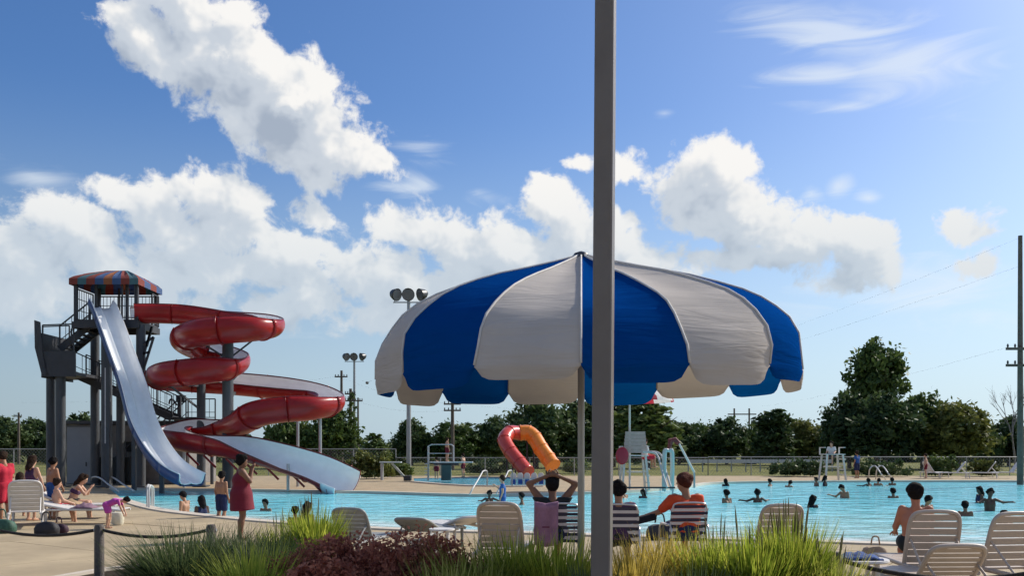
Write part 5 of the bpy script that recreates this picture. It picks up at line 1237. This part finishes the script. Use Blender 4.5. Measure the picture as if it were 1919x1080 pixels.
STAND = dict(pel=(0,0,.93), ch=(0,0,1.22), nk=(0,-.01,1.43), hd=(0,.02,1.57), sL=(-.165,0,1.37), sR=(.165,0,1.37), eL=(-.21,-.02,1.10), eR=(.21,-.02,1.10), wL=(-.22,.06,.87), wR=(.22,.06,.87),
             hL=(-.085,0,.90), hR=(.085,0,.90), kL=(-.10,.02,.49), kR=(.10,.02,.49), aL=(-.10,-.02,.08), aR=(.10,-.02,.08))
def shifted(base, dz=0, **kw): d = {k: (v[0], v[1], v[2]+dz) for k, v in base.items()}; d.update(kw); return d
SIT = shifted(STAND, -.43, kL=(-.12,.42,.48), kR=(.12,.42,.48), aL=(-.13,.45,.08), aR=(.13,.45,.08), hL=(-.09,.03,.49), hR=(.09,.03,.49), eL=(-.24,.06,.70), eR=(.24,.06,.70), wL=(-.22,.30,.62), wR=(.22,.30,.62))
def skin(name, c): return mat('skin_'+name, c, .55, var=.06, scale=10, spec=.35)
SK = {'light': skin('light', (.52,.30,.20)), 'tan': skin('tan', (.36,.18,.10)), 'dark': skin('dark', (.10,.05,.032)), 'brown': skin('brown', (.20,.10,.06)), 'red': skin('red', (.42,.17,.10))}
HR = {'black': mat('hair_black', (.010,.008,.008), .85, var=.3, scale=60, spec=.12, bump=.8, bscale=45), 'brown': mat('hair_brown', (.03,.017,.011), .85, var=.3, scale=60, spec=.12, bump=.8, bscale=45), 'auburn': mat('hair_auburn', (.075,.022,.014), .85, var=.3, scale=60, spec=.12, bump=.8, bscale=45)}
def cmat(n, c): return mat('cloth_'+n, c, .9, var=.12, scale=14, bump=.25, bscale=25)
def parts_of(J, fat=1.0, head_yaw=0, face=None):
    g = {k: np.array(v, float) for k, v in J.items()}
    ax = U(g['sR']-g['sL']); up = U(g['nk']-g['pel']); fw = U(np.cross(up, ax))
    hu = U(g['hd']-g['nk']); hf = fw*math.cos(head_yaw)+ax*math.sin(head_yaw); hf = U(hf-hu*(hf @ hu)) if face is None else U(np.array(face, float)-hu*(np.array(face, float) @ hu)); hx = np.cross(hf, hu)
    return g, ax, up, fw, hu, hf, hx
def torso(B, g, ax, fw, fat=1.0):
    for s, sh, hp in ((-1, g['sL'], g['hL']), (1, g['sR'], g['hR'])):
        B.cone(g['pel']+ax*s*.055, g['ch']+ax*s*.065, .098*fat, .098*fat, .05); B.cone(g['ch']+ax*s*.065, g['ch']*.25+sh*.75-ax*s*.03, .095*fat, .06, .05); B.cone(hp, g['pel']+ax*s*.05, .088*fat, .09*fat, .05)
def person(label, loc, rz, h, J, skin_='tan', hair='black', clothes=(), group='people', long_hair=0, bun=False, fat=1.0, head_yaw=0, vox=.017, face=None, hide=()):
    """clothes: (part name, material, kind, extra)"""
    sc = h/1.70; g, ax, up, fw, hu, hf, hx = parts_of(J, fat, head_yaw, face)
    t = thing('person', label, 'person', loc, rz, group, sc)
    B = Blob(); torso(B, g, ax, fw, fat)
    B.cone(g['nk']-up*.05, g['hd']-hu*.05, .055, .05, .04)
    M = np.stack([hx, hf, hu], 1); H = g['hd']
    B.ell(H+hu*.02, (.077,.098,.105), M, .02); B.ell(H+hf*.028-hu*.055, (.056,.066,.062), M, .03)
    B.cone(H+hf*.093+hu*.012, H+hf*.112-hu*.022, .009, .014, .012)               # nose
    for s in (-1,1): B.ell(H+hx*s*.078-hf*.005, (.012,.022,.032), M, .01)       # ears
    B.cone(H+hf*.088-hx*.022-hu*.058, H+hf*.088+hx*.022-hu*.058, .009, .009, .01)  # lips
    for S_ in 'LR':
        B.cone(g['s'+S_], g['e'+S_], .050*fat, .038, .035); B.cone(g['e'+S_], g['w'+S_], .039, .026, .02)
        d = U(g['w'+S_]-g['e'+S_]); B.cone(g['w'+S_], g['w'+S_]+d*.075, .026, .034, .02)
        B.cone(g['h'+S_], g['k'+S_], .084*fat, .055, .04); k, a = g['k'+S_], g['a'+S_]; mid = k*.68+a*.32
        sh = U(a-k); cal = -fw if abs(sh @ fw) < .7 else up*0
        B.cone(k, mid+cal*.018, .054, .056, .03); B.cone(mid+cal*.018, a, .055, .034, .03)
        ft = U(fw*np.array([1,1,0])) if abs(fw[2]) < .9 else np.array([0,1,0]); B.cone(a-ft*.03-np.array([0,0,.035]), a+ft*.13-np.array([0,0,.05]), .038, .026, .03)
    me = B.mesh(vox/1, name='body')
    # fingers
    fb = MB()
    for S_ in 'LR':
        w, e = g['w'+S_], g['e'+S_]; d = U(w-e); n = np.cross(d, ax); n = U(n) if np.linalg.norm(n) > .2 else fw; x = U(np.cross(n, d))
        for i, (o_, L_) in enumerate(((-.030,.070),(-.010,.082),(.010,.078),(.029,.060))):
            p = w+d*.075+x*o_; q = p+d*L_*.5+n*.008; r = p+d*L_*.9+n*.030; fb.tube([Vector(p), Vector(q), Vector(r)], [.010,.009,.007], 6)
        p = w+d*.03+x*(-.028 if S_ == 'L' else .028); fb.tube([Vector(p), Vector(p+d*.035+x*(-.03 if S_ == 'L' else .03)+n*.015), Vector(p+d*.065+x*(-.035 if S_ == 'L' else .035)+n*.03)], [.012,.011,.008], 6)
    bm = bmesh.new(); bm.from_mesh(me); off = len(bm.verts); vs = [bm.verts.new(v) for v in fb.v]
    for f in fb.f: bm.faces.new([vs[i] for i in f]).smooth = True
    bm.to_mesh(me); bm.free()
    me.materials.append(SK[skin_]); o = bpy.data.objects.new('body', me); C.objects.link(o); o.parent = t
    eb = MB()
    for s in (-1,1): eb.ball(Vector(H+hx*s*.033+hf*.088+hu*.022), .011, 8, 6)
    eb.build('eyes', mat('eye_dark', (.02,.015,.012), .2), t, smooth=True)
    if hair:
        Hb = Blob(); Hb.ell(H+hu*.03-hf*.008, (.084,.104,.108), M, .02)
        clips = [(H+hf*.045+hu*.03, U(hf*.86-hu*.5))]
        if long_hair:
            Hb.cone(H-hf*.05, H-hf*.075-hu*(.08+long_hair*.5), .078, .07, .05); Hb.cone(H-hf*.075-hu*(.08+long_hair*.5), H-hf*.085-hu*(.1+long_hair), .07, .045, .05)
            for s in (-1,1): Hb.cone(H+hx*s*.055-hf*.02, H+hx*s*.06-hf*.05-hu*(.08+long_hair*.6), .04, .04, .04)
        rg = random.Random(int(abs(loc[0])*997+loc[1]*31))
        for _ in range(14):
            v = U([rg.uniform(-1,1), rg.uniform(-1,.5), rg.uniform(-.3,1)]); Hb.ell(H+hu*.03-hf*.008+(hx*v[0]*.078+hf*v[1]*.095+hu*v[2]*.105), (rg.uniform(.022,.04),)*3, M, .02)
        if bun: Hb.ell(H+hu*.10-hf*.07, (.055,.055,.05), M, .03)
        m2 = Hb.mesh(vox, .013, clips, 'hair'); m2.materials.append(HR[hair]); o = bpy.data.objects.new('hair', m2); C.objects.link(o); o.parent = t
    for (nm, m, kind, ex) in clothes:
        K = Blob(); clips = []
        if kind in ('shirt', 'dress', 'tank'):
            torso(K, g, ax, fw, fat)
            if kind == 'shirt':
                for S_ in 'LR': K.cone(g['s'+S_], g['s'+S_]*(1-ex)+g['e'+S_]*ex, .056*fat, .05, .03)
            clips = [(g['nk']-up*.015, up)]
            if kind != 'dress': clips.append((g['pel']-up*.03, -up))
            else:
                leg = U((g['kL']+g['kR'])/2-(g['hL']+g['hR'])/2)
                for S_, s in (('L', -1), ('R', 1)): K.cone(g['h'+S_], g['h'+S_]*(1-ex)+g['k'+S_]*ex+ax*s*.02, .11*fat, .125*fat, .08)
                K.cone((g['hL']+g['hR'])/2, ((g['hL']+g['hR'])*(1-ex)+(g['kL']+g['kR'])*ex)/2, .13*fat, .15*fat, .08)
                clips.append((((g['hL']+g['hR'])*(1-ex)+(g['kL']+g['kR'])*ex)/2, leg))
            if kind == 'tank':
                for s in (-1,1): clips.append((g['ch']+ax*s*.125+up*.1, U(ax*s+up*.15)))
        elif kind == 'shorts':
            for S_, s in (('L', -1), ('R', 1)):
                K.cone(g['pel']+ax*s*.05+up*.02, g['h'+S_], .105*fat, .1*fat, .05); K.cone(g['h'+S_], g['h'+S_]*(1-ex)+g['k'+S_]*ex, .098*fat, .088*fat, .04)
        elif kind == 'swimtop':
            torso(K, g, ax, fw, fat); clips = [(g['ch']+up*.06, up), (g['ch']-up*.05, -up)]
        m3 = K.mesh(vox, .014, clips, nm); m3.materials.append(m); o = bpy.data.objects.new(nm, m3); C.objects.link(o); o.parent = t
    return t
SH_ = lambda c, e=.55: ('shirt', c, 'shirt', e)
def TR(c, e=.7): return ('trunks', c, 'shorts', e)
c_red, c_black, c_orange, c_blue, c_navy, c_pink, c_purple, c_white, c_dkred = cmat('red', (.45,.012,.035)), cmat('black', (.012,.016,.018)), cmat('orange', (.62,.075,.02)), cmat('blue', (.02,.09,.30)), cmat('navy', (.012,.02,.07)), cmat('pink', (.45,.06,.33)), cmat('purple', (.07,.03,.08)), cmat('white', (.66,.62,.6)), cmat('dark_red', (.15,.008,.022))
def at(px, D, z=0): return (W(px,0,D).x, D, z)
# the woman in red by the pool
person('woman in dark red dress standing with arms raised to her face', at(452, 16.8), R(-65), 1.60, shifted(STAND, eR=(.22,.14,1.18), wR=(.12,.20,1.42), eL=(-.2,.16,1.16), wL=(-.08,.20,1.40), kL=(-.1,.04,.49)), 'brown', 'black', [('dress', c_dkred, 'dress', .72)], bun=True, fat=1.5)
# chairs
person('person in black shirt on striped chair with hands on head', (CH1[0]-.10, CH1[1]+.04, .05), R(4), 1.72, shifted(SIT, sL=(-.17,0,.95), sR=(.17,0,.95), eL=(-.33,.0,1.17), eR=(.33,.0,1.17), wL=(-.09,-.04,1.27), wR=(.09,-.04,1.27)), 'brown', 'black', [SH_(c_black, .95), TR(c_navy)], fat=1.25)
person('person in dark shirt on striped chair behind the big grey pole', (CH2[0], CH2[1]+.04, 0), R(-6), 1.70, SIT, 'tan', 'black', [SH_(c_purple, .7), TR(c_black)], fat=1.1)
person('man in orange shirt on striped chair reaching left', (CH3[0], CH3[1]+.05, .05), R(8), 1.76, shifted(SIT, eL=(-.36,.10,.74), wL=(-.58,.20,.66), hd=(-.02,.03,1.14)), 'tan', 'auburn', [SH_(c_orange, .75), TR(c_navy)], fat=1.3, head_yaw=-.7)
b = MB(); b.box((0,0,0), (.34,.06,.10), Matrix.Rotation(R(-14), 3, 'Y')); o = b.build('black_pouch', cmat('pouch', (.01,.012,.015)), bevel=.02); o.location = W(1208,974,12.7); tag(o, 'small black pouch held out by the man in orange', 'pouch')
person('bare backed man in dark trunks sitting beside the cream lounger', at(1716, 12.0, -.06), R(-18), 1.74, shifted(SIT, eR=(.22,.16,.72), wR=(.14,.36,.66)), 'red', 'black', [TR(c_black, .6)], fat=1.1)
# left group
person('person in red shirt and red shorts at the left edge', at(8, 20.6), R(70), 1.68, shifted(STAND, hd=(0,.06,1.56), wR=(.16,.25,.98), wL=(-.16,.25,.98)), 'tan', 'brown', [SH_(c_red, .6), ('shorts', c_red, 'shorts', .8)], fat=1.12)
person('girl with long dark hair in purple top standing on the left', at(60, 21.4), R(-20), 1.56, shifted(STAND, eR=(.24,.05,1.12), wR=(.26,.12,.90)), 'light', 'brown', [('top', c_purple, 'tank', 0), TR(c_navy, .35)], long_hair=.22)
person('bare chested boy in blue trunks standing behind the girls', at(99, 22.0), R(-30), 1.52, shifted(STAND, eR=(.25,.02,1.10), wR=(.27,.10,.88)), 'tan', 'black', [TR(c_blue, .6)])
person('dark haired girl sitting bent forward on a lounger', at(134, 22.3, -.06), R(-75), 1.60, shifted(SIT, ch=(0,.10,.77), nk=(0,.22,.96), hd=(0,.29,1.09), sL=(-.16,.20,.91), sR=(.16,.20,.91), eL=(-.2,.36,.70), eR=(.2,.36,.70), wL=(-.08,.46,.86), wR=(.10,.46,.84)), 'light', 'brown', [('swim_top', c_purple, 'swimtop', 0), TR(c_black, .25)], long_hair=.18)
person('small child in pink top bending down over the concrete', at(209, 19.3), R(-80), 1.02, shifted(STAND, pel=(0,-.18,.86), ch=(0,.12,.98), nk=(0,.34,1.00), hd=(0,.48,1.02), sL=(-.16,.28,1.0), sR=(.16,.28,1.0), eL=(-.2,.36,.76), eR=(.2,.36,.76), wL=(-.15,.44,.55), wR=(.15,.44,.55), hL=(-.085,-.17,.86), hR=(.085,-.17,.86), kL=(-.1,-.08,.48), kR=(.1,-.08,.48), aL=(-.1,-.14,.08), aR=(.1,-.14,.08)), 'light', 'black', [('shirt', c_pink, 'shirt', .5), ('shorts', c_pink, 'shorts', .6)], face=(0,.5,-1))
person('girl in navy swimsuit sitting between the red shirt and the purple top', at(38, 22.6, -.04), R(35), 1.58, shifted(SIT, ch=(0,.06,.78), nk=(0,.12,.98), hd=(0,.17,1.11), sL=(-.16,.11,.93), sR=(.16,.11,.93)), 'tan', 'brown', [('swimsuit', c_navy, 'tank', 0)], long_hair=.16)
person('tanned boy in red trunks sitting low behind the plum bag', at(106, 20.9, -.06), R(-50), 1.46, shifted(SIT, eR=(.24,.10,.70), wR=(.16,.34,.60)), 'light', 'brown', [TR(c_red, .6)])
person('boy in dark blue trunks standing at the near pool edge', at(415, 22.6, -.25), R(-20), 1.40, STAND, 'tan', 'black', [TR(c_navy, .8)])
# swimmers: whole figures standing in the pool, shared between those alike
proto = {}
def swimmer(px, py_head, D, kind, label, rz, h=1.6):
    """py_head = row of the top of the head"""
    ztop = W(0, py_head, D).z; z = ztop-1.685*h/1.70
    if kind not in proto:
        J = {'plain': STAND, 'arms': shifted(STAND, eL=(-.36,.1,1.28), wL=(-.5,.25,1.30), eR=(.36,.1,1.28), wR=(.5,.25,1.30)), 'lean': shifted(STAND, hd=(.03,.08,1.54), eR=(.3,.12,1.2), wR=(.42,.3,1.26)), 'girl': STAND}[kind]
        proto[kind] = person(label, at(px, D, z), rz, h, J, {'plain': 'brown', 'arms': 'dark', 'lean': 'tan', 'girl': 'dark'}[kind], 'black', [TR(c_navy)] if kind != 'girl' else [('swimsuit', c_navy, 'tank', 0)], 'swimmers in the pool', long_hair=.15 if kind == 'girl' else 0, vox=.02)
        return proto[kind]
    return dup(proto[kind], at(px, D, z), rz, label, h/1.70, group='swimmers in the pool')
swimmer(346, 922, 25.6, 'lean', 'tan swimmer leaning on the near left pool edge', R(70), 1.62)
swimmer(378, 932, 25.0, 'girl', 'dark haired head in the water right of the leaning swimmer', R(40))
swimmer(498, 938, 26.0, 'plain', 'swimmer with bright face right of the woman in red', R(160), 1.5)
swimmer(553, 952, 20.2, 'plain', 'smaller dark head behind the bright green grass', R(20), 1.3)
swimmer(576, 944, 20.0, 'girl', 'larger dark head behind the bright green grass', R(-30), 1.5)
swimmer(917, 921, 30.5, 'arms', 'swimmer near the steps left of the child in blue', R(200), 1.4)
swimmer(978, 925, 29.0, 'plain', 'dark swimmer left of the black shirt sitter', R(90), 1.45)
swimmer(1362, 920, 30.0, 'plain', 'first dark head in the water right of the man in orange', R(30))
swimmer(1420, 919, 30.2, 'arms', 'dark swimmer with spread arms right of the first head', R(10))
swimmer(1523, 931, 27.5, 'girl', 'dark head in the water in front of the far guard stand', R(-60))
swimmer(1582, 909, 33.0, 'lean', 'swimmer raised out of the water near the far guard stand', R(120))
swimmer(1674, 917, 33.0, 'plain', 'small dark head in the middle of the right pool', R(0))
swimmer(1737, 929, 24.0, 'lean', 'swimmer behind the bare backed man', R(200), 1.6)
swimmer(1809, 942, 24.0, 'plain', 'head in the water left of the standing bather pair', R(-20), 1.5)
swimmer(1836, 914, 30.0, 'girl', 'left one of the bather pair near the right edge', R(90), 1.5)
swimmer(1855, 918, 26.0, 'arms', 'right one of the bather pair, standing chest deep', R(180), 1.6)
swimmer(1884, 960, 20.0, 'plain', 'dark head just above the lounger at the right edge', R(10), 1.5)
swimmer(1360, 899, 44.0, 'girl', 'tiny dark head at the far edge right of the man in orange', R(10), 1.5)
swimmer(1443, 899, 44.0, 'plain', 'tiny dark head at the far edge in mid pool', R(50), 1.5)
swimmer(1478, 901, 43.0, 'lean', 'tiny far swimmer left of the guard stand', R(-50), 1.5)
swimmer(1530, 896, 44.0, 'plain', 'far swimmer under the guard stand, left', R(100), 1.5)
swimmer(1546, 893, 44.0, 'girl', 'far swimmer under the guard stand, right', R(-100), 1.5)
swimmer(1628, 898, 44.0, 'arms', 'far swimmer by the pale handrails, left', R(30), 1.5)
swimmer(1645, 897, 44.5, 'lean', 'far swimmer by the pale handrails, right', R(-30), 1.5)
swimmer(1672, 897, 45.0, 'plain', 'far swimmer right of the pale handrails', R(0), 1.5)
swimmer(1170, 916, 33.0, 'lean', 'bather in the shallow water below the lifeguard chair, left', R(40), 1.5)
swimmer(1205, 919, 33.0, 'girl', 'bather in the shallow water below the lifeguard chair, right', R(140), 1.4)
person('slim child in blue swim shirt standing in the pool beside the tan lounger', at(942, 24.5, -.28), R(85), 1.28, shifted(STAND, eR=(.2,.12,1.2), wR=(.16,.28,1.32)), 'light', 'brown', [('swim_shirt', c_blue, 'shirt', .3), TR(c_blue, .7)], 'swimmers in the pool', vox=.02)
# guards and far people
person('lifeguard in white shirt and red shorts on the near guard chair', at(1208, 38.9, .93), R(-70), 1.70, SIT, 'red', 'brown', [SH_(c_white, .6), ('shorts', c_red, 'shorts', .8)], 'lifeguards', vox=.022)
person('lifeguard in white shirt on the far guard stand', at(1558, 51.1, .93), R(150), 1.70, SIT, 'light', 'brown', [SH_(c_white, .6), ('shorts', c_navy, 'shorts', .8)], 'lifeguards', vox=.022)
pf = person('person in blue shirt standing beyond the pool right of the far guard stand', at(1606, 54), R(30), 1.66, STAND, 'tan', 'brown', [SH_(c_blue, .5), ('shorts', c_navy, 'shorts', .8)], 'people beyond the pool', vox=.022)
pg = person('bather waiting on the tall diving board', at(838, 50, W(0,866,50).z), R(-60), 1.35, STAND, 'light', 'brown', [TR(c_dkred, .5)], 'people at the diving boards', vox=.022)
dup(pg, at(818, 52, 0), R(20), 'bather standing left below the tall diving board', 1.3/1.7); dup(pg, at(868, 56, 0), R(60), 'bather standing right behind the diving boards', 1.5/1.7); dup(pg, at(1735, 54, 0), R(60), 'bather standing beyond the pool at the big tree', 1.5/1.7, group='people beyond the pool')
